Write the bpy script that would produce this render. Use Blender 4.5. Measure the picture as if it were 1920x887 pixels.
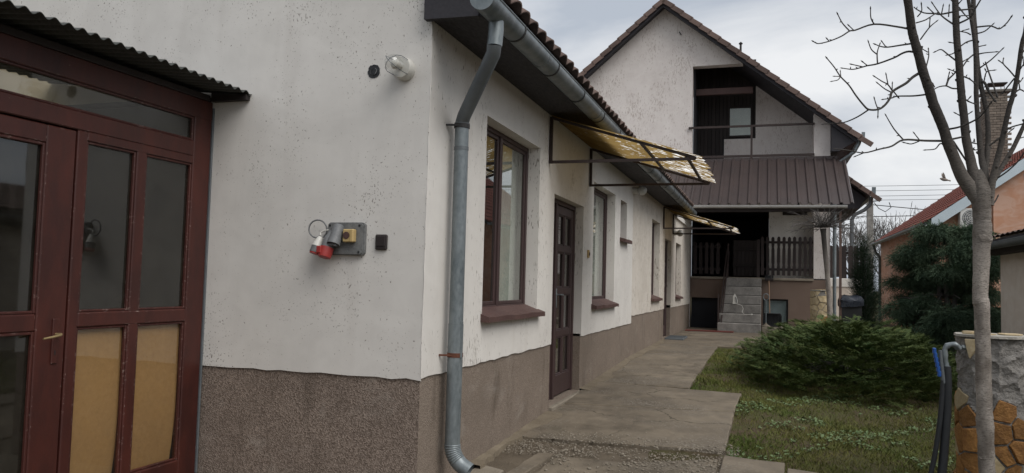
import bpy, math, random
import numpy as np
from mathutils import Vector, Matrix

random.seed(7)
RNG = np.random.default_rng(11)
scene = bpy.context.scene
for _o in list(bpy.data.objects):
    bpy.data.objects.remove(_o)
COL = scene.collection
PI = math.pi

# ------------------------------------------------------------------ camera
YAW, PITCH, ROLL = math.radians(18.2), math.radians(3.3), math.radians(1.5)
cam_data = bpy.data.cameras.new('camera')
cam = bpy.data.objects.new('camera', cam_data)
COL.objects.link(cam)
fw = Vector((-math.sin(YAW) * math.cos(PITCH), math.cos(YAW) * math.cos(PITCH), math.sin(PITCH)))
rt = Vector((math.cos(YAW), math.sin(YAW), 0))
up = rt.cross(fw)
rt2 = math.cos(ROLL) * rt + math.sin(ROLL) * up
up2 = -math.sin(ROLL) * rt + math.cos(ROLL) * up
m = Matrix((rt2, up2, -fw)).transposed().to_4x4()
m.translation = Vector((2.15, -4.70, 1.34))
cam.matrix_world = m
cam_data.sensor_width = 36.0
cam_data.lens = 1450.0 / 1920.0 * 36.0
cam_data.clip_start = 0.05
cam_data.clip_end = 2000.0
scene.camera = cam

# ------------------------------------------------------------------ sky, sun, exposure
SUN_DIR = Vector((0.72, -0.42, 0.95)).normalized()      # towards the sun behind the cloud
world = bpy.data.worlds.new('World')
scene.world = world
world.use_nodes = True
wn, wl = world.node_tree.nodes, world.node_tree.links
wn.clear()
w_out = wn.new('ShaderNodeOutputWorld')
w_bg = wn.new('ShaderNodeBackground')
w_sky = wn.new('ShaderNodeTexSky')
w_sky.sky_type = 'NISHITA'
w_sky.sun_disc = False
w_sky.sun_elevation = math.asin(SUN_DIR.z)
w_sky.sun_rotation = math.atan2(SUN_DIR.x, SUN_DIR.y)
w_sky.air_density = 1.0
w_sky.dust_density = 3.0
w_tc = wn.new('ShaderNodeTexCoord')
w_map = wn.new('ShaderNodeMapping')
w_map.inputs['Scale'].default_value = (1.0, 1.0, 3.2)
w_map.inputs['Location'].default_value = (3.1, 0.4, 0.0)
w_noise = wn.new('ShaderNodeTexNoise')
w_noise.inputs['Scale'].default_value = 2.3
w_noise.inputs['Detail'].default_value = 7.0
w_noise.inputs['Roughness'].default_value = 0.52
w_noise.inputs['Distortion'].default_value = 0.35
w_ramp = wn.new('ShaderNodeValToRGB')
w_ramp.color_ramp.elements[0].position = 0.38
w_ramp.color_ramp.elements[0].color = (3.2, 3.5, 3.95, 1)
w_ramp.color_ramp.elements[1].position = 0.64
w_ramp.color_ramp.elements[1].color = (5.9, 5.95, 6.0, 1)
w_mix = wn.new('ShaderNodeMix')
w_mix.data_type = 'RGBA'
w_mix.inputs['Factor'].default_value = 0.93
wl.new(w_tc.outputs['Generated'], w_map.inputs['Vector'])
wl.new(w_map.outputs['Vector'], w_noise.inputs['Vector'])
wl.new(w_noise.outputs['Fac'], w_ramp.inputs['Fac'])
wl.new(w_sky.outputs['Color'], w_mix.inputs['A'])
wl.new(w_ramp.outputs['Color'], w_mix.inputs['B'])
wl.new(w_mix.outputs['Result'], w_bg.inputs['Color'])
w_bg.inputs['Strength'].default_value = 0.1
wl.new(w_bg.outputs['Background'], w_out.inputs['Surface'])

sun_data = bpy.data.lights.new('sun', 'SUN')
sun_data.energy = 1.5
sun_data.angle = math.radians(45)
sun_data.color = (1.0, 0.965, 0.92)
sun = bpy.data.objects.new('sun', sun_data)
COL.objects.link(sun)
sun.location = (6, -6, 12)
sun.rotation_euler = (-SUN_DIR).to_track_quat('-Z', 'Y').to_euler()

scene.view_settings.view_transform = 'Standard'
scene.view_settings.look = 'None'
scene.view_settings.exposure = 0.62
scene.view_settings.gamma = 1.0
scene.view_settings.use_curve_mapping = False

# ------------------------------------------------------------------ materials
MATS = {}

class NT:
    """small wrapper for building node trees"""
    def __init__(self, name):
        self.m = bpy.data.materials.new(name)
        self.m.use_nodes = True
        self.n = self.m.node_tree.nodes
        self.l = self.m.node_tree.links
        self.n.clear()
        self.out = self.n.new('ShaderNodeOutputMaterial')
        self.geo = self.n.new('ShaderNodeNewGeometry')
        MATS[name] = self.m
    def _set(self, sock, v):
        if hasattr(v, 'is_linked') or isinstance(v, bpy.types.NodeSocket):
            self.l.new(v, sock)
        else:
            if isinstance(v, tuple) and len(v) == 3 and sock.type == 'RGBA':
                v = (*v, 1)
            sock.default_value = v
    def pos(self, scale=(1, 1, 1)):
        mp = self.n.new('ShaderNodeMapping')
        mp.inputs['Scale'].default_value = scale
        self.l.new(self.geo.outputs['Position'], mp.inputs['Vector'])
        return mp.outputs['Vector']
    def noise(self, scale, vec=None, detail=5, rough=.55, dist=0):
        t = self.n.new('ShaderNodeTexNoise')
        t.inputs['Scale'].default_value = scale
        t.inputs['Detail'].default_value = detail
        t.inputs['Roughness'].default_value = rough
        t.inputs['Distortion'].default_value = dist
        self.l.new(vec if vec is not None else self.pos(), t.inputs['Vector'])
        return t.outputs['Fac']
    def voro(self, scale, vec=None, feature='F1', out='Distance', rnd=1.0):
        t = self.n.new('ShaderNodeTexVoronoi')
        t.feature = feature
        t.inputs['Scale'].default_value = scale
        t.inputs['Randomness'].default_value = rnd
        self.l.new(vec if vec is not None else self.pos(), t.inputs['Vector'])
        return t.outputs[out]
    def ramp(self, fac, a, b, lo=0.0, hi=1.0):
        t = self.n.new('ShaderNodeMapRange')
        t.inputs['From Min'].default_value = a
        t.inputs['From Max'].default_value = b
        t.inputs['To Min'].default_value = lo
        t.inputs['To Max'].default_value = hi
        t.clamp = True
        self.l.new(fac, t.inputs['Value'])
        return t.outputs['Result']
    def math(self, op, a, b=0.0):
        t = self.n.new('ShaderNodeMath')
        t.operation = op
        self._set(t.inputs[0], a)
        self._set(t.inputs[1], b)
        return t.outputs[0]
    def mix(self, fac, a, b, mode='MIX'):
        t = self.n.new('ShaderNodeMix')
        t.data_type = 'RGBA'
        t.blend_type = mode
        self._set(t.inputs['Factor'], fac)
        self._set(t.inputs['A'], a)
        self._set(t.inputs['B'], b)
        return t.outputs['Result']
    def rnd(self):
        return self.n.new('ShaderNodeObjectInfo').outputs['Random']
    def bump(self, h, strength=.3, dist=.01):
        t = self.n.new('ShaderNodeBump')
        t.inputs['Strength'].default_value = strength
        t.inputs['Distance'].default_value = dist
        self.l.new(h, t.inputs['Height'])
        return t.outputs['Normal']
    def bsdf(self, color, rough=.8, metal=0.0, normal=None, spec=.5):
        b = self.n.new('ShaderNodeBsdfPrincipled')
        self._set(b.inputs['Base Color'], color)
        self._set(b.inputs['Roughness'], rough)
        self._set(b.inputs['Metallic'], metal)
        b.inputs['Specular IOR Level'].default_value = spec
        if normal is not None:
            self.l.new(normal, b.inputs['Normal'])
        return b.outputs['BSDF']
    def done(self, shader):
        self.l.new(shader, self.out.inputs['Surface'])
        return self.m

def simple(name, c1, c2, rough=.8, metal=0., big=1.5, fine=40., bump=.15, bdist=.004, rand=.0, stretch=(1, 1, 1), spec=.4, rr=.12):
    t = NT(name)
    a = t.noise(big, t.pos(stretch), 6, .6)
    b = t.noise(fine, t.pos(stretch), 4, .6)
    f = t.ramp(t.math('ADD', t.math('MULTIPLY', a, .65), t.math('MULTIPLY', b, .35)), .34, .66)
    col = t.mix(f, c1, c2)
    if rand:
        k = t.ramp(t.rnd(), 0, 1, 1 - rand, 1 + rand)
        hs = t.n.new('ShaderNodeHueSaturation')
        t.l.new(col, hs.inputs['Color'])
        t.l.new(k, hs.inputs['Value'])
        col = hs.outputs['Color']
    r = t.ramp(b, .3, .7, max(.03, rough - rr), min(1, rough + rr))
    return t.done(t.bsdf(col, r, metal, t.bump(b, bump, bdist), spec))

def plaster(name, c_lo, c_hi, pit, pit_scale=(34, 34, 13), thr=.66, stain=(.36, .33, .30)):
    """scratched render: torn little pits and grooves, grey weather stains"""
    t = NT(name)
    big = t.noise(.55, None, 6, .6)
    mid = t.noise(3.5, t.pos((1, 1, .5)), 6, .65)
    fine = t.noise(140, None, 3, .6)
    clus = t.noise(1.6, t.pos((1, 1, .7)), 4, .6)
    pn = t.noise(1.0, t.pos(pit_scale), 3, .5, .6)
    th = t.math('SUBTRACT', pn, t.math('MULTIPLY', t.math('SUBTRACT', clus, .5), -.42))
    pits = t.ramp(th, thr, thr + .035)
    col = t.mix(t.ramp(t.math('ADD', t.math('MULTIPLY', big, .6), t.math('MULTIPLY', mid, .4)), .35, .65), c_lo, c_hi)
    streak = t.noise(1.0, t.pos((5, 5, .55)), 5, .6)
    col = t.mix(t.ramp(streak, .56, .8, 0, .32), col, stain)
    big_p = t.ramp(t.math('ADD', t.noise(1.0, t.pos((pit_scale[0] * .42, pit_scale[1] * .42, pit_scale[2] * .5)), 4, .6, .8), t.math('MULTIPLY', t.math('SUBTRACT', clus, .5), .3)), thr + .045, thr + .07)
    pits = t.math('MAXIMUM', pits, big_p)
    # hairline cracks, broken off here and there
    wob = t.n.new('ShaderNodeVectorMath')
    wob.operation = 'ADD'
    nz_ = t.n.new('ShaderNodeTexNoise')
    nz_.inputs['Scale'].default_value = 2.2
    nz_.inputs['Detail'].default_value = 5
    t.l.new(t.pos(), nz_.inputs['Vector'])
    sc_ = t.n.new('ShaderNodeVectorMath')
    sc_.operation = 'SCALE'
    sc_.inputs['Scale'].default_value = .55
    t.l.new(nz_.outputs['Color'], sc_.inputs[0])
    t.l.new(t.pos(), wob.inputs[0])
    t.l.new(sc_.outputs[0], wob.inputs[1])
    ce = t.voro(.62, wob.outputs[0], 'DISTANCE_TO_EDGE', 'Distance')
    crack = t.math('MULTIPLY', t.ramp(ce, .0012, .0035, 1, 0), t.ramp(t.noise(1.1, None, 4, .6), .57, .66))
    col = t.mix(t.math('MULTIPLY', crack, .35), col, pit)
    # trowel patches a shade lighter and darker
    tp = t.noise(1.0, t.pos((2.6, 2.6, 4.2)), 3, .5, 1.2)
    col = t.mix(t.ramp(tp, .40, .62, 0, .16), col, (.80, .78, .74))
    col = t.mix(t.math('MULTIPLY', pits, .85), col, pit)
    h = t.math('SUBTRACT', t.math('ADD', t.math('MULTIPLY', fine, .14), t.math('MULTIPLY', mid, .35)), pits)
    return t.done(t.bsdf(col, .92, 0, t.bump(h, .55, .006), .2))

def pebbled(name, c1, c2, c3, scale=150):
    t = NT(name)
    v = t.voro(scale, None, 'F1', 'Color')
    d = t.voro(scale, None, 'F1', 'Distance')
    big = t.noise(1.3, t.pos((1, 1, 1.6)), 6, .6)
    sep = t.n.new('ShaderNodeSeparateColor')
    t.l.new(v, sep.inputs['Color'])
    col = t.mix(sep.outputs['Red'], c1, c2)
    col = t.mix(t.ramp(big, .42, .7, 0, .6), col, c3)
    salt = t.noise(1.0, t.pos((2.2, 2.2, 3.4)), 6, .7, .5)
    col = t.mix(t.ramp(salt, .56, .74, 0, .40), col, (.36, .325, .285))
    damp = t.noise(1.0, t.pos((3.2, 3.2, 1.1)), 6, .7, .3)
    col = t.mix(t.ramp(damp, .55, .72, 0, .55), col, (.075, .058, .045))
    return t.done(t.bsdf(col, .95, 0, t.bump(d, .8, .004), .2))

plaster('render_white', (.60, .575, .54), (.71, .685, .645), (.24, .215, .185), (70, 70, 17), .665, (.5, .46, .41))
plaster('render_gable', (.56, .54, .512), (.67, .65, .62), (.17, .15, .13), (88, 88, 62), .665, (.46, .43, .40))
plaster('render_pink', (.57, .52, .495), (.68, .635, .61), (.42, .36, .33), (46, 46, 12), .62, (.5, .44, .41))
plaster('render_patch', (.52, .475, .415), (.64, .59, .525), (.30, .255, .21), (40, 40, 11), .625, (.40, .34, .27))
plaster('render_orange', (.45, .235, .15), (.52, .29, .195), (.3, .15, .1), (20, 20, 10), .85, (.36, .2, .13))
plaster('render_beige', (.52, .45, .385), (.60, .53, .46), (.2, .17, .14), (20, 20, 10), .8, (.28, .24, .2))
pebbled('plinth_dark', (.115, .088, .071), (.295, .238, .20), (.14, .11, .092), 115)
pebbled('plinth_light', (.17, .135, .108), (.295, .243, .20), (.175, .142, .115), 150)
simple('plinth_brown', (.150, .105, .082), (.19, .14, .112), .95, 0, 1.2, 90, .5)
simple('wood_brown', (.060, .032, .030), (.040, .023, .023), .55, 0, 3, 60, .25, .003, 0, (6, 6, 1), .5)
simple('wood_sill', (.105, .058, .050), (.07, .038, .035), .6, 0, 3, 60, .3)
simple('wood_soffit', (.034, .031, .036), (.025, .025, .031), .7, 0, 3, 50, .25, .003, 0, (1, .3, 1))
simple('wood_dark', (.030, .022, .020), (.020, .016, .016), .75, 0, 3, 50, .3, .003, .25, (6, 6, 1))
simple('wood_picket', (.034, .023, .022), (.022, .017, .017), .75, 0, 4, 50, .3, .003, .25, (6, 6, 1))
simple('zinc', (.105, .128, .140), (.245, .275, .287), .44, .35, 7.5, 45, .10, .003, 0, (1, 1, .5), .5, .15)
simple('zinc_dark', (.105, .118, .128), (.17, .188, .20), .55, .35, 3.5, 80, .08, .002)
simple('rust', (.17, .06, .035), (.10, .045, .03), .85, .2, 8, 60, .3)
simple('iron_brown', (.055, .038, .034), (.038, .028, .027), .6, .3, 6, 70, .15)
simple('iron_dark', (.03, .03, .032), (.045, .043, .042), .6, .3, 6, 70, .15)
simple('canopy_metal', (.082, .062, .058), (.060, .048, .047), .42, .2, 1.5, 60, .05, .002)
simple('gutter_white', (.50, .50, .49), (.38, .37, .35), .5, .1, 3, 60, .1)
simple('tile_brown', (.165, .112, .095), (.105, .076, .067), .85, 0, 4, 60, .4, .005, .22)
simple('tile_red', (.27, .075, .05), (.19, .06, .045), .8, 0, 3, 60, .3, .005, .18)
simple('sheet_iron', (.085, .088, .080), (.055, .058, .055), .65, .4, 3, 50, .15)
simple('concrete_step', (.29, .275, .255), (.125, .118, .11), .95, 0, 4.2, 45, .7, .008, .14)
simple('concrete_pale', (.29, .255, .205), (.165, .14, .108), .95, 0, 3.5, 70, .5, .006)
simple('fillet', (.215, .178, .128), (.125, .100, .070), .95, 0, 3.5, 60, .5, .006)
simple('reflected_sky', (.42, .48, .53), (.34, .39, .43), .6)  # reflected sky put into the colour of the board behind the cellar pane
simple('broom_wood', (.36, .23, .15), (.28, .18, .12), .6)
simple('post_brown', (.115, .072, .058), (.085, .055, .046), .7)
simple('bark_dark', (.062, .056, .050), (.038, .036, .034), .9, 0, 9, 70, .7, .006, 0, (2, 2, .6))
simple('bark_far', (.10, .09, .085), (.07, .064, .06), .9)
simple('mortar', (.30, .285, .265), (.145, .138, .13), .95, 0, 9, 26, 1.0, .03)
simple('stone_ochre', (.37, .185, .055), (.20, .092, .03), .8, 0, 14, 60, .9, .012, .4)
simple('stone_cream', (.50, .42, .28), (.38, .29, .16), .8, 0, 9, 60, .6, .008, .2)
simple('stone_top', (.42, .40, .355), (.26, .245, .215), .9, 0, 6, 50, .6, .008)
simple('brick_grey', (.225, .185, .15), (.14, .12, .10), .9, 0, 8, 60, .5, .006, .25)
simple('plastic_black', (.016, .017, .019), (.024, .025, .027), .45, 0, 4, 60, .08)
simple('plastic_bag', (.02, .024, .034), (.035, .04, .052), .3, 0, 9, 30, .5, .01)
simple('plastic_grey', (.17, .175, .18), (.12, .125, .13), .5, 0, 8, 60, .15)
simple('paint_grey', (.20, .205, .205), (.115, .118, .118), .75, 0, 16, 60, .7, .006)
simple('plastic_red', (.34, .035, .03), (.25, .03, .028), .45)
simple('plastic_white', (.62, .61, .57), (.5, .49, .45), .45)
simple('plastic_ochre', (.50, .37, .17), (.42, .30, .13), .5)
simple('plastic_brown', (.030, .022, .022), (.02, .016, .016), .5)
simple('plastic_blue', (.02, .10, .38), (.015, .07, .28), .45)
simple('hose_rubber', (.014, .016, .019), (.03, .033, .037), .6)
simple('brass', (.52, .40, .20), (.36, .28, .15), .4, .7)
simple('board_ochre', (.46, .285, .125), (.34, .205, .09), .7, 0, 1.2, 25, .1)
simple('curtain', (.80, .80, .76), (.66, .66, .63), .9, 0, 2, 30, .1)
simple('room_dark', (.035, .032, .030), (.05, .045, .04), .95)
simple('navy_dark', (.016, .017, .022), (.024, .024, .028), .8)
simple('mat_red', (.13, .035, .028), (.085, .03, .025), .95)
simple('flashing', (.58, .66, .70), (.46, .53, .57), .35, .3)
simple('ac_white', (.66, .66, .64), (.55, .55, .53), .5)
simple('feather', (.30, .25, .22), (.2, .17, .15), .9)
simple('leaf_conifer', (.034, .066, .042), (.095, .135, .080), .8, 0, 3.0, 9, .1, .002, 0, (1, 1, 1), .2)
simple('leaf_cypress', (.014, .026, .016), (.028, .046, .026), .85, 0, 2, 14, .1, .002, 0, (1, 1, 1), .15)
simple('grass_blade', (.068, .110, .021), (.155, .140, .046), .8, 0, 1.3, 12, .05, .002, 0, (1, 1, 1), .2)
simple('ivy_leaf', (.090, .150, .055), (.165, .215, .105), .7, 0, 5, 30, .05, .002, 0, (1, 1, 1), .3)
simple('pebble', (.30, .265, .21), (.17, .145, .115), .85, 0, 30, 90, .2)
simple('chimney_joint', (.17, .155, .135), (.12, .11, .1), .95)
simple('cloth_white', (.7, .7, .68), (.58, .58, .57), .8)

def mat_wood_red():
    """old dark red gloss paint, chipped to grey wood on the arrises"""
    t = NT('wood_red')
    a = t.noise(2.2, t.pos((3, 3, 1)), 6, .65)
    b = t.noise(50, t.pos((6, 6, 1)), 4, .6)
    chip = t.noise(1.0, t.pos((60, 26, 60)), 4, .6)
    zone = t.noise(2.6, None, 4, .6)
    bev = t.n.new('ShaderNodeBevel')
    bev.inputs['Radius'].default_value = .006
    dt = t.n.new('ShaderNodeVectorMath')
    dt.operation = 'DOT_PRODUCT'
    t.l.new(bev.outputs['Normal'], dt.inputs[0])
    t.l.new(t.geo.outputs['True Normal'], dt.inputs[1])
    edge = t.ramp(dt.outputs['Value'], .93, 1.0, 1, 0)
    col = t.mix(t.ramp(a, .35, .65), (.066, .0155, .0105), (.038, .0100, .0078))
    thr = t.math('ADD', t.math('ADD', chip, t.math('MULTIPLY', edge, .16)), t.math('MULTIPLY', t.math('SUBTRACT', zone, .5), .35))
    c = t.ramp(thr, .76, .80)
    col = t.mix(t.math('MULTIPLY', c, .8), col, (.30, .235, .21))
    h = t.math('SUBTRACT', t.math('MULTIPLY', b, .4), c)
    t.done(t.bsdf(col, t.ramp(b, .3, .7, .36, .6), 0, t.bump(h, .35, .003), .45))
mat_wood_red()

def mat_bark_white():
    t = NT('bark_white')
    a = t.noise(7, t.pos((1, 1, .7)), 6, .65)
    b = t.noise(55, t.pos((1, 1, 3.0)), 4, .6)
    sep = t.n.new('ShaderNodeSeparateXYZ')
    t.l.new(t.geo.outputs['Position'], sep.inputs[0])
    lime = t.ramp(t.math('ADD', sep.outputs['Z'], t.math('MULTIPLY', a, .7)), 1.85, 2.75, 1, 0)   # limewash ends ragged below the fork
    col = t.mix(t.ramp(a, .38, .62), (.17, .148, .128), (.36, .325, .29))
    col = t.mix(t.ramp(b, .52, .66, 0, .75), col, (.105, .09, .078))
    dark = t.mix(t.ramp(b, .35, .65), (.066, .058, .052), (.036, .034, .032))
    col = t.mix(lime, dark, col)
    t.done(t.bsdf(col, .92, 0, t.bump(t.math('ADD', b, a), .7, .008), .2))
mat_bark_white()

def mat_juniper():
    t = NT('leaf_juniper')
    a = t.noise(2.6, None, 5, .6)
    b = t.noise(11, None, 4, .6)
    col = t.mix(t.ramp(t.math('ADD', t.math('MULTIPLY', a, .5), t.math('MULTIPLY', b, .5)), .38, .62), (.032, .066, .018), (.110, .135, .040))
    col = t.mix(t.ramp(t.noise(4.5, None, 5, .65), .60, .70, 0, .75), col, (.120, .088, .042))        # browned sprays
    t.done(t.bsdf(col, .75, 0, None, .25))
mat_juniper()

def mat_concrete_path():
    t = NT('concrete_path')
    big = t.noise(.9, None, 6, .65)
    mid = t.noise(5, t.pos((1, .6, 1)), 6, .65)
    v = t.voro(75, None, 'F1', 'Color')
    d = t.voro(75, None, 'F1', 'Distance')
    sep = t.n.new('ShaderNodeSeparateColor')
    t.l.new(v, sep.inputs['Color'])
    agg = t.ramp(t.noise(1.15, t.pos((.7, 1.2, 1)), 5, .6), .48, .62)          # worn patches show the aggregate
    peb = t.math('MULTIPLY', t.ramp(sep.outputs['Red'], .62, .75), agg)
    col = t.mix(t.ramp(t.math('ADD', t.math('MULTIPLY', big, .6), t.math('MULTIPLY', mid, .4)), .36, .64), (.080, .065, .048), (.238, .198, .148))
    col = t.mix(t.math('MULTIPLY', agg, .40), col, (.095, .080, .064))
    col = t.mix(t.math('MULTIPLY', peb, .8), col, t.mix(sep.outputs['Green'], (.30, .27, .22), (.15, .125, .10)))
    col = t.mix(t.ramp(t.noise(2.3, None, 5, .7), .58, .72, 0, .5), col, (.062, .060, .036))
    nz_ = t.n.new('ShaderNodeTexNoise')
    nz_.inputs['Scale'].default_value = 3.0
    nz_.inputs['Detail'].default_value = 6
    t.l.new(t.pos(), nz_.inputs['Vector'])
    wob = t.n.new('ShaderNodeVectorMath')
    wob.operation = 'MULTIPLY_ADD'
    wob.inputs[1].default_value = (.35, .35, .35)
    t.l.new(nz_.outputs['Color'], wob.inputs[0])
    t.l.new(t.pos(), wob.inputs[2])
    ce = t.voro(.8, wob.outputs[0], 'DISTANCE_TO_EDGE', 'Distance')
    crack = t.math('MULTIPLY', t.ramp(ce, .002, .009, 1, 0), t.ramp(t.noise(.9, None, 4, .6), .42, .52))
    col = t.mix(t.math('MULTIPLY', crack, .75), col, (.040, .034, .024))
    h = t.math('ADD', t.math('MULTIPLY', mid, .5), t.math('MULTIPLY', t.math('SUBTRACT', 1.0, d), t.math('MULTIPLY', agg, .6)))
    t.done(t.bsdf(col, t.ramp(mid, .3, .7, .7, .95), 0, t.bump(h, .6, .008), .3))
mat_concrete_path()

def mat_ground():
    t = NT('soil')
    big = t.noise(.55, None, 6, .65)
    mid = t.noise(3.5, None, 6, .7)
    fine = t.noise(60, None, 4, .7)
    col = t.mix(t.ramp(fine, .35, .65), (.072, .052, .034), (.125, .094, .060))
    col = t.mix(t.ramp(t.math('ADD', t.math('MULTIPLY', big, .5), t.math('MULTIPLY', mid, .5)), .44, .58, 0, .85), col, t.mix(fine, (.050, .064, .020), (.105, .105, .040)))
    t.done(t.bsdf(col, .95, 0, t.bump(t.math('ADD', fine, mid), .9, .02), .15))
mat_ground()

def mat_glass(name, tint, rough=.02, dirt=.12):
    t = NT(name)
    fr = t.n.new('ShaderNodeFresnel')
    fr.inputs['IOR'].default_value = 1.52
    tr = t.n.new('ShaderNodeBsdfTransparent')
    tr.inputs['Color'].default_value = (*tint, 1)
    gl = t.n.new('ShaderNodeBsdfGlossy')
    gl.inputs['Roughness'].default_value = rough
    gl.inputs['Color'].default_value = (.9, .92, .93, 1)
    mx = t.n.new('ShaderNodeMixShader')
    front = t.math('SUBTRACT', 1.0, t.geo.outputs['Backfacing'])           # a pane mirrors once, at its outer face
    t.l.new(t.math('MULTIPLY', t.math('MULTIPLY', fr.outputs['Fac'], 1.8), front), mx.inputs['Fac'])
    t.l.new(tr.outputs[0], mx.inputs[1])
    t.l.new(gl.outputs[0], mx.inputs[2])
    df = t.n.new('ShaderNodeBsdfDiffuse')
    df.inputs['Color'].default_value = (.30, .29, .26, 1)
    m2 = t.n.new('ShaderNodeMixShader')
    t.l.new(t.ramp(t.noise(6, None, 6, .7), .35, .75, dirt * .2, dirt * .7), m2.inputs['Fac'])
    t.l.new(mx.outputs[0], m2.inputs[1])
    t.l.new(df.outputs[0], m2.inputs[2])
    t.done(m2.outputs[0])
mat_glass('glass_window', (.86, .88, .86), .01, .05)
mat_glass('glass_dusty', (.70, .66, .56), .03, .07)
mat_glass('glass_clear', (.93, .92, .88), .03, .04)
simple('lamp_frost', (.50, .50, .47), (.40, .39, .36), .35)
simple('dirt', (.085, .066, .046), (.14, .112, .08), .95, 0, 4, 50, .8, .012)
mat_glass('glass_lamp', (.93, .93, .92), .05, .10)

def mat_awning():
    """tan fibreglass sheet whose coat has flaked off in white dashes along its length"""
    t = NT('awning_sheet')
    sep = t.n.new('ShaderNodeSeparateXYZ')
    t.l.new(t.geo.outputs['Position'], sep.inputs[0])
    n1 = t.noise(1.0, t.pos((10, 27, 9)), 2, .45, .25)
    n2 = t.noise(2.0, None, 3, .5)
    bias = t.ramp(sep.outputs['X'], .15, 1.3, -.19, -.012)
    fl = t.ramp(t.math('ADD', t.math('ADD', n1, bias), t.math('MULTIPLY', t.math('SUBTRACT', n2, .5), .3)), .535, .548)
    stain = t.noise(3, None, 5, .6)
    tan = t.mix(t.ramp(stain, .35, .65), (.40, .275, .105), (.27, .18, .068))
    col = t.mix(fl, tan, (.92, .92, .90))
    df = t.n.new('ShaderNodeBsdfDiffuse')
    tl = t.n.new('ShaderNodeBsdfTranslucent')
    t.l.new(col, df.inputs['Color'])
    t.l.new(col, tl.inputs['Color'])
    mx = t.n.new('ShaderNodeMixShader')
    t.l.new(t.ramp(fl, 0, 1, .55, .9), mx.inputs['Fac'])
    t.l.new(df.outputs[0], mx.inputs[1])
    t.l.new(tl.outputs[0], mx.inputs[2])
    t.done(mx.outputs[0])
mat_awning()

# ------------------------------------------------------------------ mesh helpers
ORG = {}

def unit(v):
    v = np.asarray(v, float)
    n = np.linalg.norm(v)
    return v / n if n > 1e-9 else v

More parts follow.
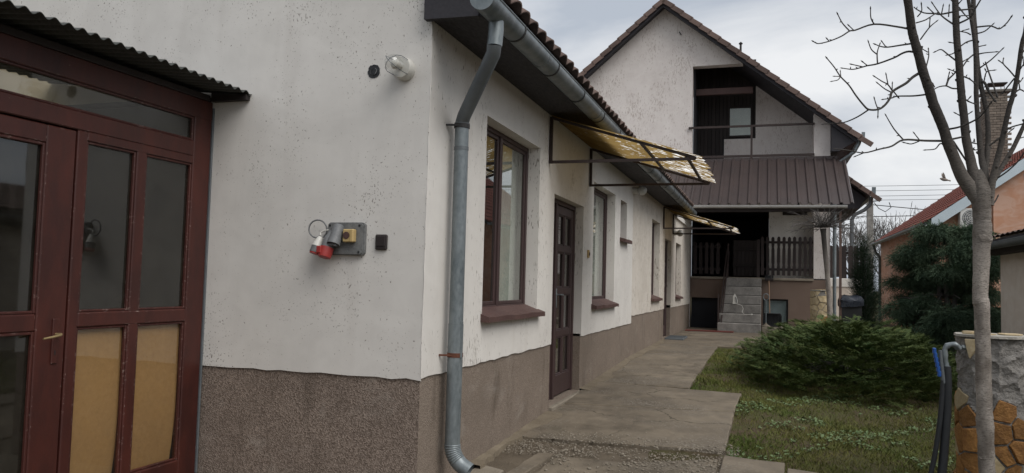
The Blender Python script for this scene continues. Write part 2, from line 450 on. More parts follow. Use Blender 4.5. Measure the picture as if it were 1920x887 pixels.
class MB:
    def __init__(self):
        self.v, self.f, self.mi = [], [], []
        self.cur = 0
    def add(self, vs, fs):
        o = len(self.v)
        self.v.extend([tuple(map(float, p)) for p in vs])
        self.f.extend([tuple(i + o for i in f) for f in fs])
        self.mi.extend([self.cur] * len(fs))
        return self
    def box(self, x0, x1, y0, y1, z0, z1):
        vs = [(x, y, z) for z in (z0, z1) for y in (y0, y1) for x in (x0, x1)]
        return self.add(vs, [(0, 2, 3, 1), (4, 5, 7, 6), (0, 1, 5, 4), (2, 6, 7, 3), (0, 4, 6, 2), (1, 3, 7, 5)])
    def cbox(self, x0, x1, y0, y1, z0, z1, b=.004):
        """box with chamfered edges"""
        lo, hi = np.array((x0, y0, z0)), np.array((x1, y1, z1))
        b = min(b, *(0.45 * abs(hi - lo)))
        vs, idx = [], {}
        for sx in (0, 1):
            for sy in (0, 1):
                for sz in (0, 1):
                    s = (sx, sy, sz)
                    for ax in range(3):
                        p = [0, 0, 0]
                        for k in range(3):
                            e = (lo, hi)[s[k]][k]
                            p[k] = e if k == ax else e + (b if s[k] == 0 else -b)
                        idx[s, ax] = len(vs)
                        vs.append(p)
        fs = []
        for ax in range(3):
            a, c = [(1, 2), (2, 0), (0, 1)][ax]
            for side in (0, 1):
                q = []
                for (i, j) in ((0, 0), (1, 0), (1, 1), (0, 1)):
                    s = [0, 0, 0]
                    s[ax], s[a], s[c] = side, i, j
                    q.append(idx[tuple(s), ax])
                fs.append(tuple(q if side else q[::-1]))
        for ax in range(3):
            a, c = [(1, 2), (2, 0), (0, 1)][ax]
            for i in (0, 1):
                for j in (0, 1):
                    s0, s1 = [0, 0, 0], [0, 0, 0]
                    s0[a] = s1[a] = i
                    s0[c] = s1[c] = j
                    s1[ax] = 1
                    q = [idx[tuple(s0), a], idx[tuple(s1), a], idx[tuple(s1), c], idx[tuple(s0), c]]
                    fs.append(tuple(q if (i == j) == False else q[::-1]))
        for s in [(i, j, k) for i in (0, 1) for j in (0, 1) for k in (0, 1)]:
            q = [idx[s, 0], idx[s, 1], idx[s, 2]]
            fs.append(tuple(q if sum(s) % 2 else q[::-1]))
        return self.add(vs, fs)
    def bar(self, a, b, w, h=None, upv=(0, 0, 1)):
        """rectangular bar from a to b"""
        h = h or w
        a, b = np.asarray(a, float), np.asarray(b, float)
        d = unit(b - a)
        s = np.cross(d, upv)
        if np.linalg.norm(s) < 1e-4:
            s = np.cross(d, (1, 0, 0))
        s = unit(s)
        u = np.cross(s, d)
        vs = []
        for p in (a, b):
            for i, j in ((-1, -1), (1, -1), (1, 1), (-1, 1)):
                vs.append(p + s * i * w / 2 + u * j * h / 2)
        return self.add(vs, [(3, 2, 1, 0), (4, 5, 6, 7), (0, 1, 5, 4), (1, 2, 6, 5), (2, 3, 7, 6), (3, 0, 4, 7)])
    def tube(self, pts, rad, n=10, cap=True):
        pts = [np.asarray(p, float) for p in pts]
        if not hasattr(rad, '__len__'):
            rad = [rad] * len(pts)
        T = []
        for i in range(len(pts)):
            a = pts[max(0, i - 1)]
            b = pts[min(len(pts) - 1, i + 1)]
            T.append(unit(b - a))
        ref = np.array((0, 0, 1.)) if abs(T[0][2]) < .9 else np.array((1., 0, 0))
        s = unit(np.cross(T[0], ref))
        vs = []
        for i, p in enumerate(pts):
            s = unit(s - T[i] * np.dot(s, T[i]))
            u = np.cross(T[i], s)
            for k in range(n):
                a = 2 * PI * k / n
                vs.append(p + rad[i] * (math.cos(a) * s + math.sin(a) * u))
        fs = []
        for i in range(len(pts) - 1):
            for k in range(n):
                k2 = (k + 1) % n
                fs.append((i * n + k, i * n + k2, (i + 1) * n + k2, (i + 1) * n + k))
        if cap:
            fs.append(tuple(range(n))[::-1])
            e = (len(pts) - 1) * n
            fs.append(tuple(range(e, e + n)))
        return self.add(vs, fs)
    def lathe(self, c, prof, n=20, axis=(0, 0, 1)):
        """revolve (radius, height) profile about axis through c"""
        ax = unit(axis)
        ref = np.array((1., 0, 0)) if abs(ax[0]) < .9 else np.array((0, 1., 0))
        s = unit(np.cross(ax, ref))
        u = np.cross(ax, s)
        c = np.asarray(c, float)
        vs = []
        for r, h in prof:
            for k in range(n):
                a = 2 * PI * k / n
                vs.append(c + ax * h + r * (math.cos(a) * s + math.sin(a) * u))
        fs = []
        for i in range(len(prof) - 1):
            for k in range(n):
                k2 = (k + 1) % n
                fs.append((i * n + k, i * n + k2, (i + 1) * n + k2, (i + 1) * n + k))
        fs.append(tuple(range(n))[::-1])
        e = (len(prof) - 1) * n
        fs.append(tuple(range(e, e + n)))
        return self.add(vs, fs)
    def prism(self, poly, axis, a, b):
        """extrude a polygon given in the two other axes from a to b along axis"""
        n = len(poly)
        def P(q, t):
            return {'x': (t, q[0], q[1]), 'y': (q[0], t, q[1]), 'z': (q[0], q[1], t)}[axis]
        vs = [P(q, a) for q in poly] + [P(q, b) for q in poly]
        fs = [tuple(range(n)), tuple(range(n, 2 * n))[::-1]]
        for i in range(n):
            j = (i + 1) % n
            fs.append((i, i + n, j + n, j))
        return self.add(vs, fs)
    def build(self, name, mat, parent=None, smooth=False):
        me = bpy.data.meshes.new(name)
        o3 = ORG.get(parent.name, (0, 0, 0)) if parent else (0, 0, 0)
        vs = [(p[0] - o3[0], p[1] - o3[1], p[2] - o3[2]) for p in self.v]
        me.from_pydata(vs, [], self.f)
        mats = mat if isinstance(mat, (list, tuple)) else [mat]
        for mm in mats:
            me.materials.append(MATS[mm])
        if len(mats) > 1:
            me.polygons.foreach_set('material_index', self.mi)
        if smooth:
            me.polygons.foreach_set('use_smooth', [True] * len(me.polygons))
        fix_normals(me)
        if smooth:
            try:
                me.set_sharp_from_angle(angle=math.radians(40))
            except Exception:
                pass
        return link(name, me, parent)

import bmesh
def fix_normals(me):
    bm = bmesh.new()
    bm.from_mesh(me)
    bmesh.ops.recalc_face_normals(bm, faces=bm.faces)
    bm.to_mesh(me)
    bm.free()

def link(name, data, parent=None, loc=(0, 0, 0)):
    o = bpy.data.objects.new(name, data)
    COL.objects.link(o)
    o.location = loc
    if parent:
        o.parent = parent
        ORG[o.name] = ORG.get(parent.name, (0, 0, 0))
    else:
        ORG[o.name] = tuple(loc)
    return o

def tag(o, label, cat=None, group=None, kind=None):
    o['label'] = label
    if cat:
        o['category'] = cat
    if group:
        o['group'] = group
    if kind:
        o['kind'] = kind
    return o

def thing(name, label, cat, loc, group=None):
    o = bpy.data.objects.new(name, None)
    o.empty_display_size = .2
    COL.objects.link(o)
    o.location = loc
    ORG[o.name] = tuple(loc)
    return tag(o, label, cat, group)

def piece(name, me, parent, loc, rot=None):
    """a copy of a shared mesh as a child; loc in world space"""
    o = bpy.data.objects.new(name, me)
    COL.objects.link(o)
    q = ORG.get(parent.name, (0, 0, 0))
    o.location = (loc[0] - q[0], loc[1] - q[1], loc[2] - q[2])
    if rot is not None:
        o.rotation_euler = rot
    o.parent = parent
    return o

def mesh_of(mb, name, mat, smooth=False):
    me = bpy.data.meshes.new(name)
    me.from_pydata(mb.v, [], mb.f)
    me.materials.append(MATS[mat])
    fix_normals(me)
    if smooth:
        me.polygons.foreach_set('use_smooth', [True] * len(me.polygons))
    return me

def np_object(name, verts, tris, mat, parent=None):
    me = bpy.data.meshes.new(name)
    nv, nt = len(verts), len(tris)
    me.vertices.add(nv)
    q = ORG.get(parent.name, (0, 0, 0)) if parent else (0, 0, 0)
    me.vertices.foreach_set('co', (np.asarray(verts, np.float32) - np.asarray(q, np.float32)).ravel())
    me.loops.add(nt * 3)
    me.loops.foreach_set('vertex_index', np.asarray(tris, np.int32).ravel())
    me.polygons.add(nt)
    me.polygons.foreach_set('loop_start', np.arange(0, nt * 3, 3, dtype=np.int32))
    me.update(calc_edges=True)
    me.materials.append(MATS[mat])
    return link(name, me, parent)

GYS = [-60, -8, -4, 1.6, 4.7, 8.5, 13, 19, 60]
GZS = [-.3, -.24, -.18, -.08, .02, .11, .12, .10, .10]
def gz(y):
    return float(np.interp(y, GYS, GZS))
# ================================================================== GROUND AND PATH
def build_ground():
    xs = list(np.arange(-4, 10.01, .5)) + [-400, -150, -60, -25, -10, 16, 30, 70, 160, 400]
    ys = list(np.arange(-8, 24.01, .5)) + [-200, -60, -20, 30, 45, 80, 160, 400, 900]
    xs, ys = sorted(xs), sorted(ys)
    mb = MB()
    vs = []
    for y in ys:
        for x in xs:
            b = 0
            if 1.3 < x < 9 and 0 < y < 20:
                b = .012 * math.sin(x * 3.1 + y * 1.7) + .01 * math.sin(x * 1.3 - y * 2.9)
            vs.append((x, y, gz(y) - .035 + b))
    nx = len(xs)
    fs = [(j * nx + i, j * nx + i + 1, (j + 1) * nx + i + 1, (j + 1) * nx + i) for j in range(len(ys) - 1) for i in range(nx - 1)]
    mb.add(vs, fs)
    g = mb.build('ground', 'soil', None, True)
    g['kind'] = 'structure'
build_ground()

def rough_slab(poly, th=.07, lift=0.0, step=.16, jit=.008, top=None, seed=0):
    """concrete slab with crumbled edges lying on the slope"""
    rg = random.Random(seed)
    pts = []
    for i in range(len(poly)):
        a, b = np.array(poly[i]), np.array(poly[(i + 1) % len(poly)])
        k = max(1, int(np.linalg.norm(b - a) / step))
        for q in range(k):
            p = a + (b - a) * q / k
            q_ = p - np.mean(np.array(poly), axis=0)
            p = p - np.sign(q_) * np.array((.0, .009))
            pts.append((max(.0, p[0] + rg.uniform(-jit, jit)) if p[0] >= 0 else p[0], p[1] + rg.uniform(-jit, jit)))
    n = len(pts)
    c = np.mean(np.array(pts), axis=0)
    mb = MB()
    vs = []
    for (x, y) in pts:                                     # chamfered rim
        vs.append((x, y, gz(y) - th))
    for (x, y) in pts:
        vs.append((x, y, gz(y) + lift - .008))
    for (x, y) in pts:
        d = c - np.array((x, y))
        d = d / (np.linalg.norm(d) + 1e-6) * .012
        vs.append((x + d[0], y + d[1], gz(y + d[1]) + lift + rg.uniform(-.001, .001)))
    fs = []
    for i in range(n):
        j = (i + 1) % n
        fs.append((i, j, n + j, n + i))
        fs.append((n + i, n + j, 2 * n + j, 2 * n + i))
    fs.append(tuple(range(2 * n, 3 * n)))
    mb.add(vs, fs)
    return mb

path = link('path', None)
path['kind'] = 'structure'
SLABS = [
    ([(.004, 2.05), (1.83, 2.20), (1.84, 3.99), (.004, 3.72)], .012),
    ([(.004, 3.735), (1.84, 4.005), (1.88, 5.24), (.004, 5.44)], .014),
    ([(.004, 5.455), (1.23, 5.41), (1.24, 6.84), (.004, 7.06)], .010),
    ([(.004, 7.075), (1.24, 6.855), (1.24, 9.45), (.004, 9.5)], .006),
    ([(.004, 9.515), (1.24, 9.465), (1.23, 11.7), (.004, 11.75)], .010),
    ([(.004, 11.765), (2.0, 11.72), (3.2, 14.9), (.004, 15.0)], .008),
    ([(.004, 15.015), (3.2, 14.915), (3.6, 17.2), (.004, 17.2)], .011),
    ([(.004, 17.215), (.94, 17.215), (.94, 19.05), (.004, 19.05)], .009),
    ([(1.80, .85), (2.29, .9), (2.31, 1.98), (1.84, 2.05)], .012),
    ([(2.31, .9), (2.95, 1.0), (2.93, 1.70), (2.325, 1.86)], .004),
    ([(.30, .4), (.43, .42), (.50, 1.62), (.37, 1.58)], .010),
    ([(.46, -.2), (1.78, -.1), (1.79, 2.02), (1.1, 1.62), (.52, 1.6)], -.012),
    ([(.03, -1.2), (1.78, -1.2), (1.78, -.12), (.44, -.22), (.02, -.1)], -.008),
    ([(-1.72, -3.2), (1.78, -3.4), (1.78, -1.22), (-1.72, -1.22)], -.010),
    ([(-1.72, -1.2), (.01, -1.2), (.00, -.03), (-1.72, -.03)], -.012),
]
for i, (pl, lf) in enumerate(SLABS):
    rough_slab(pl, .08, lf, seed=i).build('slab', 'concrete_path', path)
rough_slab([(.02, .50), (.27, .48), (.25, 1.02), (.02, 1.12)], .06, -.012, seed=41).build('slab', 'concrete_pale', path)
rough_slab([(.02, -.1), (1.9, .0), (1.9, 2.3), (.02, 2.12)], .06, -.028, seed=43).build('gravel_bed', 'dirt', path)
# cement fillet smeared along the foot of the wall, ragged outer edge
for (fa, fb_, sd) in ((.95, 3.24, 3), (4.68, 12.80, 5)):
    rgf = random.Random(sd)
    mbf = MB()
    ysf = np.arange(fa, fb_, .09)
    vsf = []
    wv = .10
    for yy in ysf:
        wv = min(.19, max(.03, wv + rgf.uniform(-.03, .03)))
        vsf += [(-.012, yy, gz(yy) + .026 + rgf.uniform(-.004, .004)), (wv * .45, yy, gz(yy) + .019 + rgf.uniform(-.002, .002)), (wv, yy, gz(yy) + .0145), (wv + .004, yy, gz(yy) - .03)]
    mbf.add(vsf, [(4 * i + k, 4 * i + k + 1, 4 * i + 5 + k, 4 * i + 4 + k) for i in range(len(ysf) - 1) for k in range(3)])
    mbf.build('cement_fillet', 'fillet', path)

# ================================================================== FARMHOUSE
LW_END = 19.05
farm = thing('farmhouse', 'long low farmhouse with scratched white render, brown plinth and zinc gutter', 'house', (0, 0, gz(0)))
WIN1 = (1.12, 2.68, 1.06, 2.675)
WIN2 = (5.24, 6.77, 1.06, 2.675)
WINS = (7.22, 7.80, 2.05, 2.655)
WIN3 = (10.75, 11.95, 1.07, 2.655)
WIN4 = (15.10, 16.35, 1.05, 2.42)
DOOR1 = (3.26, 4.66, .03, 2.285)
DOOR2 = (12.85, 14.12, .13, 2.39)
HOLES = [WIN1, WIN2, WINS, WIN3, WIN4, DOOR1, DOOR2]

def wall_x(mb, X, y0, y1, z0, z1, holes, depth, jag=0.0, lip=.014, step=.11, seed=1):
    rg = random.Random(seed)
    ys = {round(y0, 4), round(y1, 4)}
    zs = {round(z0, 4), round(z1, 4)}
    hs = [h for h in holes if h[1] > y0 and h[0] < y1]
    for h in hs:
        for y in h[:2]:
            if y0 < y < y1:
                ys.add(round(y, 4))
        for z in h[2:]:
            if z0 < z < z1:
                zs.add(round(z, 4))
    if jag:
        base = sorted(ys)
        for a, b in zip(base[:-1], base[1:]):
            k = max(1, int((b - a) / step))
            for q in range(1, k):
                ys.add(round(a + (b - a) * q / k, 4))
    ys, zs = sorted(ys), sorted(zs)
    ny = len(ys)
    jz = [rg.uniform(-jag, jag) for _ in ys]
    vs = []
    for k, z in enumerate(zs):
        for i, y in enumerate(ys):
            vs.append((X, y, z + (jz[i] if k == 0 else 0)))
    fs = []
    def inside(y, z):
        return any(h[0] < y < h[1] and h[2] < z < h[3] for h in hs)
    for k in range(len(zs) - 1):
        for i in range(ny - 1):
            if not inside((ys[i] + ys[i + 1]) / 2, (zs[k] + zs[k + 1]) / 2):
                fs.append((k * ny + i, k * ny + i + 1, (k + 1) * ny + i + 1, (k + 1) * ny + i))
    mb.add(vs, fs)
    if lip:
        vs = [(X, y, z0 + jz[i]) for i, y in enumerate(ys)] + [(X - lip, y, z0 + jz[i]) for i, y in enumerate(ys)]
        fs = [(i, i + 1, ny + i + 1, ny + i) for i in range(ny - 1) if not inside((ys[i] + ys[i + 1]) / 2, z0 + .01)]
        mb.add(vs, fs)
    for h in hs:
        a, b = max(h[2], z0), min(h[3], z1)
        if b <= a:
            continue
        for y in (h[0], h[1]):
            mb.add([(X, y, a), (X - depth, y, a), (X - depth, y, b), (X, y, b)], [(0, 1, 2, 3)])
        if h[3] <= z1:
            mb.add([(X, h[0], h[3]), (X - depth, h[0], h[3]), (X - depth, h[1], h[3]), (X, h[1], h[3])], [(0, 1, 2, 3)])
        if h[2] >= z0:
            mb.add([(X, h[0], h[2]), (X - depth, h[0], h[2]), (X - depth, h[1], h[2]), (X, h[1], h[2])], [(0, 1, 2, 3)])

PL1, PL2 = .685, .835
mb = MB()
wall_x(mb, 0, 0, 8.40, PL1, 3.30, HOLES, .30, .006)
mb.build('wall', 'render_white', farm)
mb = MB()
wall_x(mb, -.001, 8.40, LW_END, PL2 - .03, 3.30, HOLES, .30, .006, seed=2)
mb.add([(0, 8.40, PL1), (0, 8.40, 3.3), (-.02, 8.40, 3.3), (-.02, 8.40, PL1)], [(0, 1, 2, 3)])
mb.build('wall', 'render_patch', farm)
# corner bead: the chipped plaster edge between gable and long wall
mb = MB()
pts = [(-.001 + random.uniform(-.003, .002), .001 + random.uniform(-.003, .003), z) for z in np.arange(PL1 + .01, 3.2, .06)]
mb.tube(pts, [random.uniform(.002, .0055) for _ in pts], 6)
mb.build('corner_bead', 'render_white', farm, True)
# gable wall, Y = 0
GX0, RIDGE_X, SL = -6.4, -3.0, .70
mb = MB()
rg = random.Random(5)
xs = np.linspace(GX0, 0, 60)
low = [(x, PL1 - .012 + rg.uniform(-.007, .007)) for x in xs]
top = [(0, 3.25), (RIDGE_X, 3.25 - RIDGE_X * SL), (GX0, 3.25 - RIDGE_X * SL + (GX0 - RIDGE_X) * SL)]
poly = low + top
mb.add([(x, 0, z) for x, z in poly], [tuple(range(len(poly)))])
mb.add([(x, 0, z) for x, z in low] + [(x, .014, z) for x, z in low], [(i, i + 1, 61 + i, 60 + i) for i in range(59)])
mb.build('wall', 'render_gable', farm)
# back wall, far end wall, link roof
mb = MB()
mb.add([(GX0, 0, -.3), (GX0, LW_END, -.3), (GX0, LW_END, 3.3), (GX0, 0, 3.3)], [(0, 1, 2, 3)])
mb.add([(GX0, 14.7, 3.1), (0, 14.7, 3.1), (RIDGE_X, 14.7, 3.25 - RIDGE_X * SL)], [(0, 1, 2)])
mb.box(GX0, .05, 14.75, LW_END, 3.02, 3.12)
mb.build('rear_wall', 'render_white', farm)
# plinth, a finger's width behind the render
mb = MB()
wall_x(mb, -.013, .013, 8.40, -.3, PL1 + .03, [DOOR1], .30, 0, 0)
mb.build('plinth', 'plinth_light', farm)
mb = MB()
wall_x(mb, -.0135, 8.40, LW_END, -.3, PL2 + .03, [DOOR2], .30, 0, 0)
mb.add([(-.013, 8.40, PL1), (-.013, 8.40, PL2 + .02), (-.03, 8.40, PL2 + .02), (-.03, 8.40, PL1)], [(0, 1, 2, 3)])
mb.build('plinth', 'plinth_light', farm)
mb = MB()
mb.add([(GX0, .013, -.35), (-.013, .013, -.35), (-.013, .013, PL1 + .03), (GX0, .013, PL1 + .03)], [(0, 1, 2, 3)])
mb.build('plinth', 'plinth_dark', farm)
# inside, as far as the windows show it
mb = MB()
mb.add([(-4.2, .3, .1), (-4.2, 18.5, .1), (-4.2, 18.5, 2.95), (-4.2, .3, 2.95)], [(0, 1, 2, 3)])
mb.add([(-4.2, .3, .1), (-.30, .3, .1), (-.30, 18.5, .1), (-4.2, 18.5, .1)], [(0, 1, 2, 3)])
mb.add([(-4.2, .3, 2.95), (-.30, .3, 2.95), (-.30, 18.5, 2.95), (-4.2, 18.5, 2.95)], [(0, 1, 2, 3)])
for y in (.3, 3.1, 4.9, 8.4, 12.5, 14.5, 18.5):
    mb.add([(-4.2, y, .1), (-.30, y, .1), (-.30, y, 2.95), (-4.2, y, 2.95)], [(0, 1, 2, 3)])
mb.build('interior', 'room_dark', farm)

def farm_window(h, mull=None, curtains=(), sill_out=.075, rough_sill=0):
    """brown casement set .12 m back; h = (y0, y1, z0, z1)"""
    y0, y1, z0, z1 = h
    fr = MB()
    fx0, fx1, w = -.158, -.122, .045
    fr.cbox(fx0, fx1, y0, y0 + w, z0, z1, .006)
    fr.cbox(fx0, fx1, y1 - w, y1, z0, z1, .006)
    fr.cbox(fx0, fx1, y0 + w, y1 - w, z1 - w, z1, .006)
    fr.cbox(fx0, fx1, y0 + w, y1 - w, z0, z0 + w + .02, .006)
    cells = [(y0 + w, y1 - w)]
    if mull:
        fr.cbox(fx0 - .004, fx1 + .006, mull - .028, mull + .028, z0 + w, z1 - w, .006)
        cells = [(y0 + w, mull - .028), (mull + .028, y1 - w)]
    s = .034
    for a, b in cells:                                      # sashes a little behind the frame
        X0, X1 = -.162, -.134
        fr.cbox(X0, X1, a, a + s, z0 + w + .02, z1 - w, .005)
        fr.cbox(X0, X1, b - s, b, z0 + w + .02, z1 - w, .005)
        fr.cbox(X0, X1, a + s, b - s, z1 - w - s, z1 - w, .005)
        fr.cbox(X0, X1, a + s, b - s, z0 + w + .02, z0 + w + .02 + s, .005)
    win = fr.build('window', 'wood_brown', farm)
    for a, b in cells:
        p = MB()
        p.box(-.152, -.149, a + s - .005, b - s + .005, z0 + w + s + .012, z1 - w - s + .005)
        p.build('pane', 'glass_window', win)
    sl = MB()
    n = 14                                                   # painted sill board, worn front edge
    rgs = random.Random(int(y0 * 100))
    vs = []
    for i in range(n + 1):
        y = y0 - .03 + (y1 - y0 + .09) * i / n
        j = rgs.uniform(-.006, .006)
        vs += [(-.12, min(max(y, y0 + .001), y1 - .001), z0 + .055), (.0, y, z0 + .012 + j * .4), (sill_out + j, y, z0 - .012 + j), (sill_out + j * .7, y, z0 - .055 + j), (.0, y, z0 - .05)]
    fs = []
    for i in range(n):
        for k in range(5):
            fs.append((i * 5 + k, i * 5 + (k + 1) % 5, (i + 1) * 5 + (k + 1) % 5, (i + 1) * 5 + k))
    fs += [(0, 1, 2, 3, 4), tuple(n * 5 + k for k in range(5))]
    sl.add(vs, fs)
    sl.build('sill', 'wood_sill', win)
    for (a, b) in curtains:
        c = MB()
        k = max(8, int((b - a) * 40))
        vs = []
        for i in range(k + 1):
            y = a + (b - a) * i / k
            x = -.245 + .018 * math.sin(i * 1.15) + .008 * math.sin(i * 2.7)
            vs += [(x, y, z0 + .05), (x, y, z1 - .02)]
        c.add(vs, [(2 * i, 2 * i + 2, 2 * i + 3, 2 * i + 1) for i in range(k)])
        c.build('curtain', 'curtain', win, True)
    return win

farm_window(WIN1, 1.84, [(2.05, 2.72), (1.0, 1.2)])
farm_window(WIN2, None, [(5.2, 6.85)])
farm_window(WIN3, None, [(10.7, 12.0)])
farm_window(WIN4, None, [])
farm_window(WINS, None, [], .09)
# window bench clutter seen through the first window
mb = MB()
mb.box(-.55, -.31, 1.1, 2.75, 1.10, 1.13)
mb.build('window_board', 'plastic_white', farm)

def panel_door(h, leaf0, parent):
    y0, y1, z0, z1 = h
    fr = MB()
    fx0, fx1 = -.18, -.10
    fr.cbox(fx0, fx1, y0, y0 + .055, z0, z1, .006)
    fr.cbox(fx0, fx1, y1 - .055, y1, z0, z1, .006)
    fr.cbox(fx0, fx1, y0 + .055, y1 - .055, z1 - .055, z1, .006)
    fr.cbox(fx0, fx1, leaf0 - .06, leaf0 - .005, z0, z1 - .055, .006)
    if leaf0 - .06 > y0 + .2:
        fr.box(fx0 + .02, fx1 - .03, y0 + .055, leaf0 - .06, z0, z1 - .055)
    L0, L1 = leaf0, y1 - .06
    lx0, lx1 = -.165, -.112
    st, mid = .085, (L0 + L1) / 2
    zr = [z0 + .02, z0 + .25, .68 + z0, .76 + z0, 1.17 + z0, 1.25 + z0, 1.66 + z0, 1.74 + z0, z1 - .16, z1 - .06]
    fr.cbox(lx0, lx1, L0, L0 + st, zr[0], zr[-1], .006)
    fr.cbox(lx0, lx1, L1 - st, L1, zr[0], zr[-1], .006)
    fr.cbox(lx0 + .004, lx1 - .003, mid - .03, mid + .03, zr[1], zr[-2], .006)
    for a, b in ((zr[0], zr[1]), (zr[2], zr[3]), (zr[4], zr[5]), (zr[6], zr[7]), (zr[8], zr[9])):
        fr.cbox(lx0 + .002, lx1 - .002, L0 + st, L1 - st, a, b, .006)
    d = fr.build('door', 'wood_brown', parent)
    for a, b in ((zr[1], zr[2]), (zr[3], zr[4]), (zr[5], zr[6]), (zr[7], zr[8])):
        for c, e in ((L0 + st, mid - .03), (mid + .03, L1 - st)):
            p = MB()
            for (q0, q1, r0, r1) in ((c, c + .016, a, b), (e - .016, e, a, b), (c + .016, e - .016, a, a + .016), (c + .016, e - .016, b - .016, b)):
                p.cbox(-.140, -.122, q0 + .0005, q1 - .0005, r0 + .0005, r1 - .0005, .004)
            p.build('glazing_bead', 'wood_brown', d)
            p = MB()
            p.box(-.1435, -.1405, c + .001, e - .001, a + .001, b - .001)
            p.build('pane', 'glass_dusty', d)
    hd = MB()
    hd.cbox(-.113, -.106, L0 + .03, L0 + .065, z0 + 1.02, z0 + 1.24, .003)
    hd.tube([(-.108, L0 + .047, z0 + 1.17), (-.06, L0 + .047, z0 + 1.17), (-.055, L0 + .06, z0 + 1.17), (-.055, L0 + .16, z0 + 1.165)], .008, 8)
    hd.build('handle', 'zinc', d, True)
    return d
panel_door(DOOR1, 3.80, farm)
panel_door(DOOR2, 13.05, farm)
mb = MB()
mb.cbox(-.30, .035, DOOR1[0] + .002, DOOR1[1] - .002, -.12, .028, .012)
mb.build('threshold', 'concrete_pale', farm)
mb = MB()
mb.cbox(-.30, -.02, DOOR2[0] + .002, DOOR2[1] - .002, -.05, .126, .012)
mb.build('threshold', 'concrete_pale', farm)

# eaves: soffit boards, fascia, boxed end
eave = MB()
eave.box(-.004, .36, -.02, 14.75, 3.085, 3.102)
ev = eave.build('soffit', 'wood_soffit', farm)
fb = MB()
fb.cbox(.36, .385, -.06, 14.75, 3.06, 3.25, .004)
fb.build('fascia', 'wood_soffit', farm)
be = MB()
be.prism([(-.03, 3.07), (.359, 3.062), (.359, 3.30), (-.03, 3.50)], 'y', -.075, -.022)
be.build('eave_end_board', 'wood_soffit', farm)
# roof: deck + clay tiles. The three eave courses are single tiles, the rest one field
RA = math.atan(SL)
deck = MB()
e0 = (.40, 3.27)
rz = e0[1] + (e0[0] - RIDGE_X) * SL
deck.prism([(e0[0], e0[1]), (RIDGE_X, rz), (2 * RIDGE_X - e0[0], e0[1]), (2 * RIDGE_X - e0[0], e0[1] - .05), (RIDGE_X, rz - .06), (e0[0], e0[1] - .05)], 'y', -.10, 14.78)
roof = deck.build('roof', 'wood_soffit', farm)

def pantile(w, L, th=.018, hgt=.055):
    """one interlocking clay tile: barrel profile across y, running up local -x"""
    mb = MB()
    k = 9
    prof = []
    for i in range(k):
        u = i / (k - 1)
        y = (u - .5) * w
        z = hgt * max(0, math.sin(u * PI)) ** .8
        prof.append((y, z))
    vs = []
    for x in (.0, -L):
        for (y, z) in prof:
            vs.append((x, y, z + th + (.012 if x == 0 else 0)))
        for (y, z) in prof:
            vs.append((x, y, z + (.012 if x == 0 else 0)))
    fs = []
    n = 2 * k
    for i in range(k - 1):
        fs.append((i, i + 1, n + i + 1, n + i))
        fs.append((k + i, n + k + i, n + k + i + 1, k + i + 1))
        fs.append((i, k + i, k + i + 1, i + 1))
        fs.append((n + i, n + i + 1, n + k + i + 1, n + k + i))
    fs += [(0, n, n + k, k), (k - 1, 2 * k - 1, n + 2 * k - 1, n + k - 1)]
    return mb.add(vs, fs)
tile_me = mesh_of(pantile(.222, .40), 'tile', 'tile_brown', True)
TY = np.arange(-.02, 14.70, .2235)
for row in range(3):
    for y in TY:
        d = .045 - row * .33
        x = e0[0] + d * math.cos(RA) + random.uniform(-.006, .006)
        z = e0[1] - d * math.sin(RA) + .012 + random.uniform(-.003, .003)
        piece('tile', tile_me, roof, (x, y, z), (random.uniform(-.02, .02), RA + random.uniform(-.008, .008), random.uniform(-.015, .015)))
fld = MB()
tb = pantile(.222, .40)
tv = np.array(tb.v)
R3 = np.array(Matrix.Rotation(RA, 3, 'Y'))
for row in range(3, 13):
    for y in TY:
        d = .045 - row * .33
        o = np.array((e0[0] + d * math.cos(RA), y, e0[1] - d * math.sin(RA) + .012))
        fld.add(tv @ R3.T + o, tb.f)
ff = fld.build('tile_field', 'tile_brown', roof, True)
ff['kind'] = 'stuff'

# gutter
GXc, GZc, GR = .468, 3.095, .082
def half_gutter(a, b, r, up=(0, 0, 1), n=14, th=.004, over=.18):
    """half-round channel from a to b, a bead along the outer lip"""
    a, b = np.array(a, float), np.array(b, float)
    d = unit(b - a)
    s = unit(np.cross(d, up))
    mb = MB()
    ang = np.linspace(-over, PI + over, n)
    vs = []
    for p in (a, b):
        for rr in (r, r - th):
            for t in ang:
                vs.append(p + s * rr * math.cos(t) - np.array((0, 0, 1)) * rr * math.sin(t))
    fs = []
    for i in range(n - 1):
        fs.append((i, i + 1, 2 * n + i + 1, 2 * n + i))
        fs.append((n + i, 3 * n + i, 3 * n + i + 1, n + i + 1))
        fs.append((i, n + i, n + i + 1, i + 1))
        fs.append((2 * n + i, 2 * n + i + 1, 3 * n + i + 1, 3 * n + i))
    fs += [(0, 2 * n, 3 * n, n), (n - 1, 2 * n - 1, 4 * n - 1, 3 * n - 1)]
    mb.add(vs, fs)
    for t in (ang[0], ang[-1]):
        q = s * r * math.cos(t) - np.array((0, 0, 1)) * r * math.sin(t)
        mb.tube([a + q, b + q], .007, 6)
    return mb
g = half_gutter((GXc, -.30, GZc), (GXc, 14.55, GZc + .02), GR)
capm = [(GXc + GR * math.cos(t), -.30, GZc - GR * math.sin(t)) for t in np.linspace(-.18, PI + .18, 14)]
g.add(capm + [(p[0], -.304, p[2]) for p in capm], [tuple(range(14)), tuple(range(14, 28))[::-1]])
gut = g.build('gutter', 'zinc', farm, True)
BR = list(np.arange(.35, 11.0, .93)) + [11.3, 11.9, 12.5, 13.1, 13.7, 14.3]
